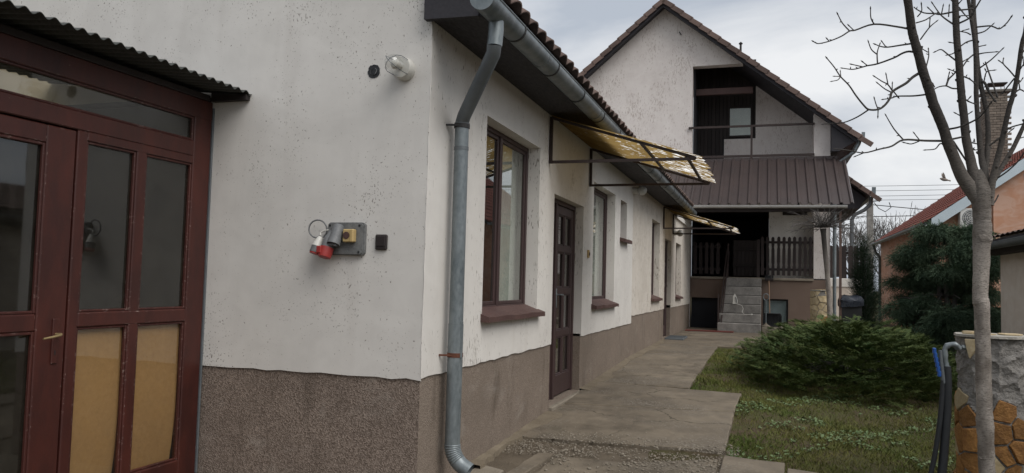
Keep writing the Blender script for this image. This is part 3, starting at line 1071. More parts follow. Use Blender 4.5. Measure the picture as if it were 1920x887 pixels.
for y in BR:
    b = MB()
    r = GR + .004
    pts = [(GXc + r * math.cos(t), y, GZc + .003 - r * math.sin(t)) for t in np.linspace(-.2, PI + .2, 13)]
    for p, q in zip(pts[:-1], pts[1:]):
        b.bar(p, q, .022, .004, (GXc - p[0], 0, GZc - p[2] + .001))
    b.build('bracket', 'iron_dark', gut)
for y in (1.02, 3.0, 5.0, 7.0, 9.0):                          # soldered joints
    b = MB()
    pts = [(GXc + (GR + .002) * math.cos(t), y, GZc + .002 - (GR + .002) * math.sin(t)) for t in np.linspace(0, PI, 12)]
    for p, q in zip(pts[:-1], pts[1:]):
        b.bar(p, q, .05, .003, (GXc - p[0], 0, GZc - p[2] + .001))
    b.build('joint', 'zinc', gut)

# downpipe with swan neck and ribbed shoe
PR = .050
dp = MB()
dp.tube([(.09, .36, 2.46), (.09, .36, 2.0), (.09, .36, 1.02)], PR, 20)
pipe = dp.build('downpipe', 'zinc', farm, True)
up_ = MB()
up_.tube([(.468, -.03, 3.06), (.468, -.03, 2.97), (.462, -.035, 2.865)], [PR * .98, PR, PR], 20)
up_.build('swan_neck', 'zinc', pipe, True)
up_ = MB()
up_.tube([(.462, -.040, 2.875), (.45, -.02, 2.82), (.115, .335, 2.50), (.09, .36, 2.455)], [PR * .96, PR * .96, PR * .97, PR * .97], 20)
up_.build('swan_neck', 'zinc_dark', pipe, True)
for z, rr in ((2.44, 1.10), (2.27, 1.05), (1.02, 1.04)):
    up_ = MB()
    up_.tube([(.09, .36, z - .012), (.09, .36, z + .012)], PR * rr, 20)
    up_.build('collar', 'zinc_dark', pipe, True)
lowp = MB()
lowp.tube([(.09, .36, 1.03), (.09, .36, .20)], PR * 1.07, 20)
lowp.build('lower_pipe', 'zinc', pipe, True)
seam = MB()
seam.bar((.143, .335, 1.05), (.143, .335, .80), .004, .022, (1, 0, 0))
seam.build('seam', 'zinc', pipe)
sh = MB()
pts, rad = [], []
NS = 34
for i in range(NS + 1):
    t = i / NS * math.radians(62)
    r = .17
    pts.append((.09 + r * (1 - math.cos(t)), .36, .20 - r * math.sin(t)))
    rib = i < NS * .72
    rad.append(PR * (1.10 + (.075 if (i % 3 == 1 and rib) else 0)))
d = unit(np.array(pts[-1]) - np.array(pts[-2]))
pts.append(tuple(np.array(pts[-1]) + d * .05))
rad.append(PR * 1.12)
sh.tube(pts, rad, 20, False)
pin = [np.array(pts[-1]) - d * .002, np.array(pts[-1]) - d * .05]
sh.tube(pin, [PR * 1.06, PR * 1.06], 20, False)
sh.build('shoe', 'zinc', pipe, True)
ins = MB()
ins.lathe(np.array(pts[-1]) - d * .045, [(PR * 1.04, 0), (PR * 1.04, .002)], 20, d)
ins.build('shoe_inside', 'plastic_black', pipe)
for z, mt in ((2.43, 'iron_dark'), (.815, 'rust')):
    c = MB()
    c.tube([(.09, .36, z - .015), (.09, .36, z + .015)], PR * 1.13, 20)
    c.bar((.09, .31, z), (-.01, .285, z), .016, .012)
    c.build('clamp', mt, pipe, True)
# ================================================================== AWNINGS ON THE LONG WALL
def awning(y0, y1, label):
    zt, zb, out = 3.05, 2.585, 1.52
    a = thing('awning', label, 'awning', (0, (y0 + y1) / 2, zb), 'flaking awnings on iron brackets')
    def P(u, y, dz=0):
        return (.02 + (out - .02) * u, y, zt + (zb - zt) * u + dz)
    s = MB()
    nu, nv = 26, 30
    rg = random.Random(int(y0 * 10))
    vs = []
    for j in range(nv + 1):
        y = y0 - .05 + (y1 - y0 + .10) * j / nv
        for i in range(nu + 1):
            u = i / nu * 1.035
            if i == nu:
                u += rg.uniform(-.022, .012)                 # brittle, broken front edge
            sag = -.006 * math.sin(u * PI * 2.0)
            vs.append(P(u, y, .022 + sag + .004 * math.sin(j * 1.3)))
    W = nu + 1
    fs = [(j * W + i, j * W + i + 1, (j + 1) * W + i + 1, (j + 1) * W + i) for j in range(nv) for i in range(nu)]
    s.add(vs, fs)
    o = s.build('sheet', 'awning_sheet', a, True)
    for y in (y0, y1):
        f = MB()
        f.bar((.022, y, zb - .015), (.022, y, zt + .01), .030, .030, (1, 0, 0))
        f.build('wall_post', 'iron_brown', a)
        f = MB()
        f.bar((.037, y, zb), (out - .03, y, zb), .028, .028)
        f.build('bracket_arm', 'iron_brown', a)
        f = MB()
        f.bar(P(.01, y), P(.985, y), .026, .026)
        f.build('rafter', 'iron_brown', a)
    for u in (.62, .92):
        f = MB()
        f.bar(P(u, y0 - .02, -.002), P(u, y1 + .02, -.002), .030, .018)
        f.build('cross_bar', 'iron_brown', a)
    return a
awning(3.00, 4.93, 'near awning of flaking tan sheeting above the first brown panelled door')
awning(12.42, 14.25, 'far awning of flaking tan sheeting above the second door by the dark porch')

# ================================================================== LAMPS, SOCKETS, SWITCHES
lamp = thing('wall_lamp', 'clear glass bulkhead lamp on the white gable beside the cable hole', 'lamp', (-.19, 0, 2.755), 'wall lamps of the farmhouse')
mb = MB()
mb.lathe((-.19, 0, 2.755), [(.076, 0), (.078, .02), (.074, .055), (.068, .075)], 24, (0, -1, 0))
mb.build('base', 'plastic_white', lamp, True)
mb = MB()
mb.lathe((-.19, -.07, 2.755), [(.064, 0), (.066, .02), (.064, .08), (.058, .12), (.045, .15), (.025, .168), (.004, .175)], 24, (0, -1, 0))
mb.build('glass_dome', 'glass_lamp', lamp, True)
mb = MB()
mb.lathe((-.19, -.06, 2.755), [(.016, 0), (.018, .03), (.03, .07), (.034, .09), (.026, .115), (.005, .125)], 14, (0, -1, 0))
mb.build('bulb', 'plastic_white', lamp, True)
mb = MB()
for a in (0, 1):
    an = PI / 4 + a * PI / 2
    pts = [(-.19 + .070 * math.cos(an) * q, -.07 - h, 2.755 + .070 * math.sin(an) * q) for q, h in ((1, 0), (1, .10), (.82, .145), (0.3, .182), (-.3, .182), (-.82, .145), (-1, .10), (-1, 0))]
    mb.tube(pts, .0022, 5)
mb.build('wire_guard', 'zinc_dark', lamp, True)

for (y, z, lab) in ((8.36, 2.93, 'round globe lamp under the eaves beside the small high window'), (14.55, 2.62, 'dim globe lamp under the far awning near the second door')):
    l = thing('wall_lamp', lab, 'lamp', (0, y, z), 'wall lamps of the farmhouse')
    mb = MB()
    mb.lathe((0, y, z), [(.055, 0), (.058, .02), (.05, .07), (.045, .08)], 18, (1, 0, 0))
    mb.build('base', 'plastic_white', l, True)
    mb = MB()
    prof = [(.04, 0)] + [(.082 * math.sin(t), .075 - .082 * math.cos(t)) for t in np.linspace(.6, PI - .02, 12)]
    mb.lathe((.078, y, z), prof, 18, (1, 0, 0))
    mb.build('globe', 'lamp_frost', l, True)

hole = thing('junction_hole', 'open round black junction hole with loose wires beside the gable lamp', 'junction box', (-.43, 0, 2.76))
mb = MB()
nn = 26
rim = [(random.uniform(.043, .050)) for _ in range(nn)]
vs = [(-.43 + rim[k] * math.cos(2 * PI * k / nn), -.003, 2.76 + 1.08 * rim[k] * math.sin(2 * PI * k / nn)) for k in range(nn)]
vs += [(-.43 + .033 * math.cos(2 * PI * k / nn), -.0015, 2.76 + .035 * math.sin(2 * PI * k / nn)) for k in range(nn)]
mb.add(vs, [(k, (k + 1) % nn, nn + (k + 1) % nn, nn + k) for k in range(nn)])
mb.build('rim', 'plastic_black', hole)
mb = MB()
mb.lathe((-.43, -.0014, 2.76), [(.041, 0), (.041, .0008)], 24, (0, 1, 0))
mb.build('recess', 'plastic_black', hole)
for k in range(4):
    mb = MB()
    a0 = random.uniform(0, 6.28)
    pts = [(-.43 + .026 * math.cos(a0 + q * 1.1), -.006 - .008 * math.sin(q * 1.6), 2.76 + .028 * math.sin(a0 + q * 1.1)) for q in range(4)]
    mb.tube(pts, .0018, 5)
    mb.build('wire', 'plastic_grey' if k == 0 else 'plastic_black', hole, True)

# power outlet board
SX0, SX1, SZ0, SZ1 = -.725, -.440, 1.488, 1.712
sb = thing('socket_board', 'grey painted power outlet board with plugs and a loose cable on the gable', 'socket board', (-.58, 0, 1.49))
mb = MB()
n = 8
r = .025
outl = []
for (cx_, cz_, a0) in ((SX1 - r, SZ1 - r, 0), (SX0 + r, SZ1 - r, PI / 2), (SX0 + r, SZ0 + r, PI), (SX1 - r, SZ0 + r, 1.5 * PI)):
    for k in range(n + 1):
        a = a0 + k / n * PI / 2
        outl.append((cx_ + r * math.cos(a), cz_ + r * math.sin(a)))
mb.prism(outl, 'y', -.030, -.0005)
ins = [(p[0] * .94 + (SX0 + SX1) / 2 * .06, p[1] * .94 + (SZ0 + SZ1) / 2 * .06) for p in outl]
mb.prism(ins, 'y', -.040, -.0305)
mb.build('back_plate', 'paint_grey', sb)
for x in (SX0 + .022, SX1 - .035):
    for z in (SZ0 + .022, SZ1 - .022):
        if x < -.6 and z < 1.6:
            continue
        mb = MB()
        mb.lathe((x, -.041, z), [(.008, 0), (.008, .002)], 10, (0, -1, 0))
        mb.build('screw_hole', 'plastic_black', sb)
def plug(base, direc, segs, name):
    """stepped round industrial plug: segs = [(material, [(radius, height), ...]), ...]"""
    p0 = None
    for mt, prof in segs:
        q = MB()
        q.lathe(base, prof, 18, direc)
        o = q.build(name if p0 is None else 'plug_part', mt, p0 or sb, True)
        p0 = p0 or o
    return p0
dn = unit((-.10, -.25, -1))
p = plug((-.625, -.05, 1.69), unit((-.06, -.42, -1)), [('plastic_grey', [(.030, 0), (.038, .01), (.040, .08), (.044, .12), (.045, .145)]), ('plastic_black', [(.040, .1452), (.040, .148)])], 'inlet_socket')
q = MB()
q.cbox(-.665, -.605, -.125, -.075, 1.545, 1.60, .006)
q.build('flap', 'plastic_grey', p)
p = plug((-.675, -.06, 1.645), unit((-.12, -.30, -1)), [('plastic_grey', [(.026, 0), (.028, .03), (.036, .04), (.040, .09), (.042, .115)]), ('plastic_red', [(.047, .1155), (.047, .16), (.044, .185), (.038, .188)])], 'red_plug')
q = MB()
q.cbox(-.735, -.70, -.155, -.125, 1.495, 1.545, .005)
q.build('flap', 'plastic_red', p)
p = plug((-.77, -.05, 1.61), unit((-.2, -.28, -1)), [('plastic_white', [(.016, 0), (.024, .02), (.034, .06), (.037, .07)]), ('plastic_grey', [(.036, .0705), (.036, .115)]), ('plastic_red', [(.034, .1155), (.034, .125)])], 'white_plug')
mb = MB()
mb.cbox(-.578, -.495, -.085, -.0405, 1.575, 1.663, .006)
sk = mb.build('domestic_socket', 'plastic_ochre', sb)
mb = MB()
mb.lathe((-.548, -.086, 1.62), [(.025, 0), (.025, .002)], 18, (0, -1, 0))
mb.lathe((-.548, -.0885, 1.62), [(.020, 0), (.020, .001)], 18, (0, -1, 0))
mb.build('socket_well', 'wood_sill', sk)
mb = MB()
mb.cbox(-.518, -.499, -.090, -.0855, 1.578, 1.66, .002)
mb.build('hinge_lid', 'plastic_ochre', sk)
mb = MB()
pts = []
for k in range(22):
    t = math.radians(-60 + k * 15.5)
    pts.append((-.795 + .065 * math.cos(t), -.035 - .02 * math.sin(t * .5), 1.665 + .062 * math.sin(t)))
pts = [(-.70, -.04, 1.60)] + pts + [(-.78, -.05, 1.615)]
mb.tube(pts, .0055, 8)
mb.build('cable', 'plastic_grey', sb, True)
mb = MB()
mb.tube([(-.77, -.05, 1.62), (-.775, -.04, 1.64), (-.75, -.035, 1.655), (-.71, -.035, 1.66)], .006, 8)
mb.build('cable', 'plastic_white', sb, True)

sw = thing('wall_switch', 'small square dark brown switch plate right of the socket board', 'switch', (-.32, 0, 1.525))
mb = MB()
mb.cbox(-.365, -.275, -.022, -.0005, 1.527, 1.632, .008)
mb.build('plate', 'plastic_brown', sw)
mb = MB()
mb.cbox(-.352, -.288, -.028, -.0225, 1.552, 1.62, .004)
mb.build('rocker', 'plastic_brown', sw)

bell = thing('door_bell', 'tiny brass door bell button between the first door and second window', 'door bell', (0, 4.93, 1.66))
mb = MB()
mb.cbox(.0005, .022, 4.90, 4.965, 1.66, 1.76, .005)
mb.build('housing', 'plastic_ochre', bell)
mb = MB()
mb.cbox(.0225, .030, 4.915, 4.95, 1.69, 1.73, .003)
mb.build('button', 'wood_sill', bell)

# step plate outside the second door, red mat at the cellar
st = thing('door_step', 'dark grey flat step plate outside the far farmhouse door', 'step', (.2, 13.4, gz(13.4)))
mb = MB()
mb.cbox(.01, .42, 12.95, 13.95, gz(13.4) - .03, gz(13.4) + .045, .01)
mb.build('plate', 'zinc_dark', st)
mb = MB()
for k in range(9):
    mb.box(.03, .40, 13.02 + .1 * k, 13.06 + .1 * k, gz(13.4) + .046, gz(13.4) + .05)
mb.build('grip_rib', 'zinc_dark', st)
mat_ = thing('floor_mat', 'long dull red mat on the concrete before the cellar opening', 'mat', (.75, 16.95, gz(17)))
mb = MB()
mb.cbox(.08, 1.35, 16.78, 17.12, gz(17) + .012, gz(17) + .035, .008)
mb.build('pile', 'mat_red', mat_)
mb = MB()
mb.box(.08, 1.35, 16.785, 16.80, gz(17) + .0355, gz(17) + .038)
mb.box(.08, 1.35, 17.10, 17.115, gz(17) + .0355, gz(17) + .038)
mb.build('border', 'plastic_red', mat_)

# ================================================================== GLAZED RED PORCH
PX = -1.75
porch = thing('glazed_porch', 'dark red glazed timber porch with corrugated roof against the gable', 'porch', (PX, -1.5, gz(-1.5) - .02))
YF = -3.6
pz0 = -.14
mb = MB()
for (a, b, tp) in ((-.19, -.015, 2.60), (-.705, -.625, 2.174), (-1.165, -1.095, 2.174), (YF, YF + .12, 2.60), (-2.62, -2.5, 2.60)):
    mb.cbox(PX - .06, PX, a, b, pz0, tp, .006)
mb.cbox(PX - .058, PX + .004, YF, -.015, 2.46, 2.60, .006)          # head beam
mb.cbox(PX - .057, PX + .003, YF, -.19, 2.175, 2.285, .006)          # transom
mb.cbox(PX - .056, PX + .002, -1.095, -.19, .995, 1.085, .008)        # middle rails
mb.cbox(PX - .056, PX + .002, -1.095, -.19, pz0, .03, .008)
mb.cbox(PX - .054, PX + .001, -1.095, -.19, 2.12, 2.176, .005)
frm = mb.build('frame', 'wood_red', porch)
mb = MB()
mb.cbox(PX - .012, PX + .012, -.016, -.0015, -.1, 2.56, .003)
mb.build('edge_strip', 'zinc_dark', porch)
# glazing beads round each light
def light_pane(y0, y1, z0, z1, parent, glass='glass_dusty'):
    b = MB()
    t = .016
    for (a, c, d, e) in ((y0, y0 + t, z0, z1), (y1 - t, y1, z0, z1), (y0 + t, y1 - t, z0, z0 + t), (y0 + t, y1 - t, z1 - t, z1)):
        b.cbox(PX - .030, PX - .008, a + .0005, c - .0005, d + .0005, e - .0005, .004)
    b.build('glazing_bead', 'wood_red', parent)
    p = MB()
    p.box(PX - .034, PX - .031, y0, y1, z0, z1)
    p.build('pane', glass, parent)
for (a, b) in ((-1.095, -.705), (-.625, -.19)):
    light_pane(a, b, 1.085, 2.12, frm)
    light_pane(a, b, .03, .995, frm, 'glass_clear')
light_pane(-2.5, -.19, 2.285, 2.46, frm)
light_pane(YF + .12, -2.62, 2.285, 2.46, frm)
light_pane(YF + .12, -2.62, .03, 2.12, frm)
# door leaf
D0, D1 = -2.49, -1.175
mb = MB()
mb.cbox(PX - .052, PX - .004, D1 - .195, D1, pz0 + .03, 2.165, .006)
mb.cbox(PX - .052, PX - .004, D0, D0 + .13, pz0 + .03, 2.165, .006)
mb.cbox(PX - .050, PX - .006, D0 + .13, D1 - .195, 2.06, 2.165, .006)
mb.cbox(PX - .050, PX - .006, D0 + .13, D1 - .195, .985, 1.085, .008)
mb.cbox(PX - .050, PX - .006, D0 + .13, D1 - .195, pz0 + .03, .06, .006)
pd = mb.build('door', 'wood_red', porch)
for (z0, z1) in ((1.085, 2.06), (.06, .985)):
    b = MB()
    y0, y1, t = D0 + .13, D1 - .195, .018
    for (a, c, d, e) in ((y0, y0 + t, z0, z1), (y1 - t, y1, z0, z1), (y0 + t, y1 - t, z0, z0 + t), (y0 + t, y1 - t, z1 - t, z1)):
        b.cbox(PX - .032, PX - .010, a + .0005, c - .0005, d + .0005, e - .0005, .004)
    b.build('glazing_bead', 'wood_red', pd)
    p = MB()
    p.box(PX - .037, PX - .034, y0, y1, z0, z1)
    p.build('pane', 'glass_dusty', pd)
HY = -1.245
mb = MB()
mb.cbox(PX - .0035, PX + .006, HY - .021, HY + .021, .795, 1.055, .006)
mb.build('lock_plate', 'wood_red', pd)
mb = MB()
mb.cbox(PX + .0062, PX + .0075, HY - .004, HY + .004, .845, .872, .001)
mb.build('keyhole', 'plastic_black', pd)
mb = MB()
mb.tube([(PX + .004, HY, .965), (PX + .045, HY, .965), (PX + .055, HY - .012, .963), (PX + .057, HY - .06, .955), (PX + .058, HY - .125, .948)], [.008, .009, .009, .0075, .006], 10)
mb.build('handle', 'brass', pd, True)
# ochre boards standing behind the lower lights
for (a, b, cut) in ((-1.14, -.66, .0), (-.68, -.150, .0)):
    n = 10
    mb = MB()
    vs = []
    for i in range(n + 1):
        z = -.1 + 1.14 * i / n
        k = max(0, 1 - i / n * 2.2) ** 1.6
        x = PX - .044 - .020 * k
        e = b - .04 - cut * k
        vs += [(x, a, z), (x - .004 - .03 * k, e, z), (x - .016 - .03 * k, e, z), (x - .012, a, z)]
    fs = []
    for i in range(n):
        for k in range(4):
            fs.append((i * 4 + k, i * 4 + (k + 1) % 4, i * 4 + 4 + (k + 1) % 4, i * 4 + 4 + k))
    fs += [(0, 1, 2, 3), tuple(n * 4 + k for k in range(4))]
    mb.add(vs, fs)
    mb.build('board', 'board_ochre', porch, True)
# inside of the porch
mb = MB()
mb.add([(-3.3, YF, -.15), (-3.3, -.02, -.15), (-3.3, -.02, 2.6), (-3.3, YF, 2.6)], [(0, 1, 2, 3)])
mb.add([(-3.3, YF, -.13), (PX - .06, YF, -.13), (PX - .06, -.02, -.13), (-3.3, -.02, -.13)], [(0, 1, 2, 3)])
mb.add([(-3.3, YF, -.15), (PX - .06, YF, -.15), (PX - .06, YF, 2.6), (-3.3, YF, 2.6)], [(0, 1, 2, 3)])
mb.add([(-3.3, -.02, -.15), (PX - .06, -.02, -.15), (PX - .06, -.02, 2.6), (-3.3, -.02, 2.6)], [(0, 1, 2, 3)])
mb.build('back_wall', 'room_dark', porch)
# corrugated iron roof
mb = MB()
per, amp = .088, .012
ys = np.arange(YF - .1, -.002, per / 8)
x0, x1 = -1.42, -3.35
slope = .10
vs = []
for y in ys:
    w = amp * math.sin(2 * PI * y / per)
    vs += [(x0, y, 2.655 + w), (x1, y, 2.655 + (x0 - x1) * slope + w), (x0, y, 2.651 + w), (x1, y, 2.651 + (x0 - x1) * slope + w)]
n = len(ys)
fs = []
for i in range(n - 1):
    a, b = 4 * i, 4 * (i + 1)
    fs += [(a, a + 1, b + 1, b), (a + 2, b + 2, b + 3, a + 3), (a, b, b + 2, a + 2)]
mb.add(vs, fs)
rf = mb.build('roof', 'sheet_iron', porch, True)
mb = MB()
mb.prism([(-1.74, 2.603), (-1.435, 2.603), (-1.435, 2.640), (-1.74, 2.668)], 'y', -.05, -.004)
mb.cbox(-3.3, -1.77, -.05, -.004, 2.605, 2.64, .004)
mb.cbox(PX - .05, PX + .01, YF, -.052, 2.601, 2.645, .004)
mb.build('roof_batten', 'wood_dark', rf)
# ================================================================== TWO-STOREY HOUSE AT THE END
FY = 19.10
RX, RZ_ = -.88, 9.90                                            # ridge, underside of roof at the gable
SR, SL2 = .80, .86
def zu(x):
    return RZ_ - SR * (x - RX) if x > RX else RZ_ - SL2 * (RX - x)
house = thing('gable_house', 'tall pinkish rendered gable house with balcony and brown sheet canopy', 'house', (0, FY, gz(19)))
mb = MB()
mb.prism([(-6.0, -.1), (-.002, -.1), (-.002, 8.03), (1.46, 8.03), (1.46, zu(1.46)), (RX, RZ_), (-6.0, zu(-6.0))], 'y', FY, FY + .32)
mb.build('wall', 'render_pink', house)
mb = MB()                                                        # right pier, both storeys
mb.prism([(3.46, 1.63), (3.90, 1.63), (3.90, zu(3.90)), (3.46, zu(3.46))], 'y', FY + .001, FY + .42)
mb.build('pier', 'render_pink', house)
mb = MB()                                                        # side wall and storey beam
mb.box(3.60, 3.899, FY + .421, 30, -.1, 6.05)
mb.box(0, 3.459, FY + .06, FY + .36, 3.68, 5.10)
mb.box(-6.0, -5.7, FY + .32, 30, -.1, 5.4)
mb.build('wall', 'render_pink', house)
# brown plinth wall below the porch floor, with cellar window and cellar opening
CW = (2.08, 2.78, .30, 1.02)
def wall_y(mb, Y, x0, x1, z0, z1, holes, depth):
    xs = sorted({x0, x1, *[h[0] for h in holes], *[h[1] for h in holes]})
    zs = sorted({z0, z1, *[h[2] for h in holes], *[h[3] for h in holes]})
    for a, b in zip(xs[:-1], xs[1:]):
        for c, d in zip(zs[:-1], zs[1:]):
            if not any(h[0] < (a + b) / 2 < h[1] and h[2] < (c + d) / 2 < h[3] for h in holes):
                mb.add([(a, Y, c), (b, Y, c), (b, Y, d), (a, Y, d)], [(0, 1, 2, 3)])
    for (a, b, c, d) in holes:
        for x in (a, b):
            mb.add([(x, Y, c), (x, Y + depth, c), (x, Y + depth, d), (x, Y, d)], [(0, 1, 2, 3)])
        for z in (c, d):
            mb.add([(a, Y, z), (a, Y + depth, z), (b, Y + depth, z), (b, Y, z)], [(0, 1, 2, 3)])
mb = MB()
wall_y(mb, FY + .012, .0, 3.89, -.1, 1.60, [(.0, .86, -.1, 1.0), CW], .25)
mb.add([(3.89, FY + .012, -.1), (3.89, 30, -.1), (3.89, 30, 1.62), (3.89, FY + .012, 1.62)], [(0, 1, 2, 3)])
mb.build('plinth', 'plinth_brown', house)
mb = MB()
mb.cbox(.0, 3.457, FY - .035, FY + 4.2, 1.56, 1.63, .008)
mb.build('porch_floor', 'concrete_pale', house)
mb = MB()
w = .05
for (a, b, c, d) in ((CW[0], CW[0] + w, CW[2], CW[3]), (CW[1] - w, CW[1], CW[2], CW[3]), (CW[0] + w, CW[1] - w, CW[2], CW[2] + w), (CW[0] + w, CW[1] - w, CW[3] - w, CW[3])):
    mb.cbox(a + .001, b - .001, FY + .10, FY + .15, c + .001, d - .001, .004)
cw = mb.build('window', 'iron_dark', house)
mb = MB()
mb.box(CW[0] + w, CW[1] - w, FY + .122, FY + .126, CW[2] + w, CW[3] - w)
mb.build('pane', 'glass_window', cw)
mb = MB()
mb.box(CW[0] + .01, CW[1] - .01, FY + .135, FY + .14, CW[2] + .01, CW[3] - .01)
mb.build('pane_backing', 'reflected_sky', cw)  # added board behind the cellar pane, coloured like sky mirrored in the glass
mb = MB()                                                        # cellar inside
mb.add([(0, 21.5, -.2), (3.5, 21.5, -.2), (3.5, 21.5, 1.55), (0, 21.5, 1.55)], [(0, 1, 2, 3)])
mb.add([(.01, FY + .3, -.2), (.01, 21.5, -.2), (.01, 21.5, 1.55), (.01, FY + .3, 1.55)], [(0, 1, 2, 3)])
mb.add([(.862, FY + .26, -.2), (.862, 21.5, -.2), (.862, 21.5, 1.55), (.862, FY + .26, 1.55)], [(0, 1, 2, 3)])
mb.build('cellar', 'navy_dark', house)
mb = MB()
mb.cbox(.02, .84, FY + .20, FY + .245, -.05, .99, .005)
cd = mb.build('cellar_door', 'navy_dark', house)
mb = MB()
mb.tube([(.72, FY + .198, .5), (.72, FY + .17, .5), (.72, FY + .165, .52), (.72, FY + .165, .60)], .009, 8)
mb.build('handle', 'iron_dark', cd, True)

# ground-floor loggia: dark entrance on the left, rendered wall on the right
mb = MB()
mb.box(2.24, 3.60, 19.52, 20.6, 1.63, 3.9)
mb.build('wall', 'render_white', house)
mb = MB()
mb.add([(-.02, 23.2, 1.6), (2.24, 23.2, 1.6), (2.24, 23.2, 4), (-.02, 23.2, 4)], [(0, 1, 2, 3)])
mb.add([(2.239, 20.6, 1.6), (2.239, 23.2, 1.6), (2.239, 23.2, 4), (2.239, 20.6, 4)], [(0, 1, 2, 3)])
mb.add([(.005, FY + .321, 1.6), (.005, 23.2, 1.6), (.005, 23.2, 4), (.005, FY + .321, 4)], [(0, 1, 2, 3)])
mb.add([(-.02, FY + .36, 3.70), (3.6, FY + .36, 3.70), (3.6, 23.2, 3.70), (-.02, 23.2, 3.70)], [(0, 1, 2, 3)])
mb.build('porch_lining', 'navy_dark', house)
mb = MB()                                                        # entrance door deep in the shade
mb.cbox(.75, 1.75, 23.05, 23.12, 1.64, 3.6, .01)
ed = mb.build('door', 'wood_dark', house)
for i in range(2):
    for j in range(3):
        mb = MB()
        mb.cbox(.85 + i * .43, 1.22 + i * .43, 23.03, 23.06, 1.78 + j * .6, 2.28 + j * .6, .012)
        mb.build('panel', 'wood_dark', ed)
mb = MB()
mb.cbox(2.62, 3.30, 19.47, 19.519, 3.50, 3.75, .01)
mb.build('lintel_board', 'wood_dark', house)

# balcony recess
mb = MB()
mb.box(-.02, 3.60, FY + .02, 20.75, 5.02, 5.12)
mb.build('balcony_floor', 'concrete_pale', house)
mb = MB()
mb.prism([(.86, 5.12), (3.60, 5.12), (3.60, zu(3.6)), (1.82, zu(1.82)), (1.82, 6.05), (.86, 6.05)], 'y', 20.70, 20.9)
mb.build('wall', 'render_pink', house)
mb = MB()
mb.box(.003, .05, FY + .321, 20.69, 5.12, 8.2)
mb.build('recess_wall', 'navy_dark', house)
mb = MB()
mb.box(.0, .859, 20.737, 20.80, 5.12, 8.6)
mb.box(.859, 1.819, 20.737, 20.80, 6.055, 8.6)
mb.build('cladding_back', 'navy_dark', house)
bx = 0.0
while bx < 1.80:                                                 # dark timber cladding board by board
    w = .118
    z0 = 5.12 if bx + w < .87 else 6.06
    b = MB()
    b.cbox(bx + .003, min(bx + w - .003, 1.815), 20.70, 20.735, z0, 8.4, .006)
    b.build('board', 'wood_dark', house)
    bx += w
mb = MB()
BW = (.98, 1.72, 6.10, 7.08)
w = .055
for (a, b, c, d) in ((BW[0], BW[0] + w, BW[2], BW[3]), (BW[1] - w, BW[1], BW[2], BW[3]), (BW[0] + w, BW[1] - w, BW[2], BW[2] + w), (BW[0] + w, BW[1] - w, BW[3] - w, BW[3])):
    mb.cbox(a + .001, b - .001, 20.655, 20.699, c + .001, d - .001, .005)
bw = mb.build('window', 'wood_dark', house)
mb = MB()
mb.box(BW[0] + w, BW[1] - w, 20.672, 20.676, BW[2] + w, BW[3] - w)
mb.build('pane', 'glass_window', bw)
mb = MB()
mb.box(BW[0] + w, BW[1] - w, 20.684, 20.690, BW[2] + w, BW[3] - w)
mb.build('pane_backing', 'curtain', bw)
mb = MB()
mb.cbox(-.0, 1.75, 19.75, 19.87, 7.28, 7.48, .008)
mb.build('collar_beam', 'wood_sill', house)
# balcony railing
rail = thing('balcony_railing', 'thin brown iron railing across the upper balcony opening', 'railing', (1.73, FY, 5.15))
mb = MB()
mb.bar((-.10, FY - .04, 6.12), (3.47, FY - .04, 6.12), .05, .06)
mb.build('top_rail', 'iron_brown', rail)
mb = MB()
mb.bar((.02, FY - .04, 5.22), (3.47, FY - .04, 5.22), .045, .07)
mb.build('bottom_rail', 'iron_brown', rail)
mb = MB()
mb.bar((1.73, FY - .04, 5.10), (1.73, FY - .04, 6.09), .06, .05, (0, 1, 0))
mb.build('post', 'iron_brown', rail)

# main roof
OV = 18.72
mb = MB()
xe, xw = 4.58, -6.6
th = .10
mb.prism([(xe, zu(xe)), (RX, RZ_), (xw, zu(xw)), (xw, zu(xw) + th), (RX, RZ_ + th + .03), (xe, zu(xe) + th)], 'y', OV, 30.5)
hr = mb.build('roof', 'wood_soffit', house)
for sgn, x1, s in ((1, xe, SR), (-1, xw, SL2)):
    mb = MB()
    mb.prism([(RX, RZ_ - .08), (x1, zu(x1) - .08), (x1, zu(x1) + .13), (RX, RZ_ + .14)], 'y', OV - .035, OV - .002)
    mb.build('barge_board', 'wood_soffit', hr)
    ang = math.atan(s)
    L = (abs(x1 - RX)) / math.cos(ang)
    v = MB()                                                     # verge tile: top plate and drop
    v.add([], [])
    v.cbox(0, .40, -.10, .30, .0, .03, .008)
    v.cbox(0, .40, -.122, -.10, -.12, .022, .006)
    vm = mesh_of(v, 'verge_tile', 'tile_brown')
    k, d = 0, .05
    while d < L + .1:
        x = RX + sgn * (d + .36) * math.cos(ang)
        z = RZ_ + .150 - (d + .36) * math.sin(ang)
        o = piece('verge_tile', vm, hr, (x, OV + (.0 if sgn < 0 else .18), z + (.034 if sgn < 0 else .006)), (0, -(ang - .075), 0) if sgn < 0 else (0, (ang - .075), 0))
        if sgn > 0:                                              # run the other way down the slope
            o.location.x -= .38 * math.cos(ang)
            o.location.z += .38 * math.sin(ang)
            o.location.y -= .18
        d += .352
    # tile field behind the verge
    f = MB()
    rows = int(L / .352)
    prof_y = np.arange(OV + .30, 30.4, .075)
    for rI in range(rows + 1):
        da, db = rI * .352, rI * .352 + .38
        vs = []
        for j, y in enumerate(prof_y):
            h = .018 * (j % 4 in (1, 2))
            for (dd, hh) in ((da, .132), (db, .155)):
                vs.append((RX + sgn * dd * math.cos(ang), y, RZ_ - dd * math.sin(ang) + hh + h))
        n = len(prof_y)
        f.add(vs, [(2 * j, 2 * j + 2, 2 * j + 3, 2 * j + 1) for j in range(n - 1)])
    o = f.build('tile_field', 'tile_brown', hr)
    o['kind'] = 'stuff'
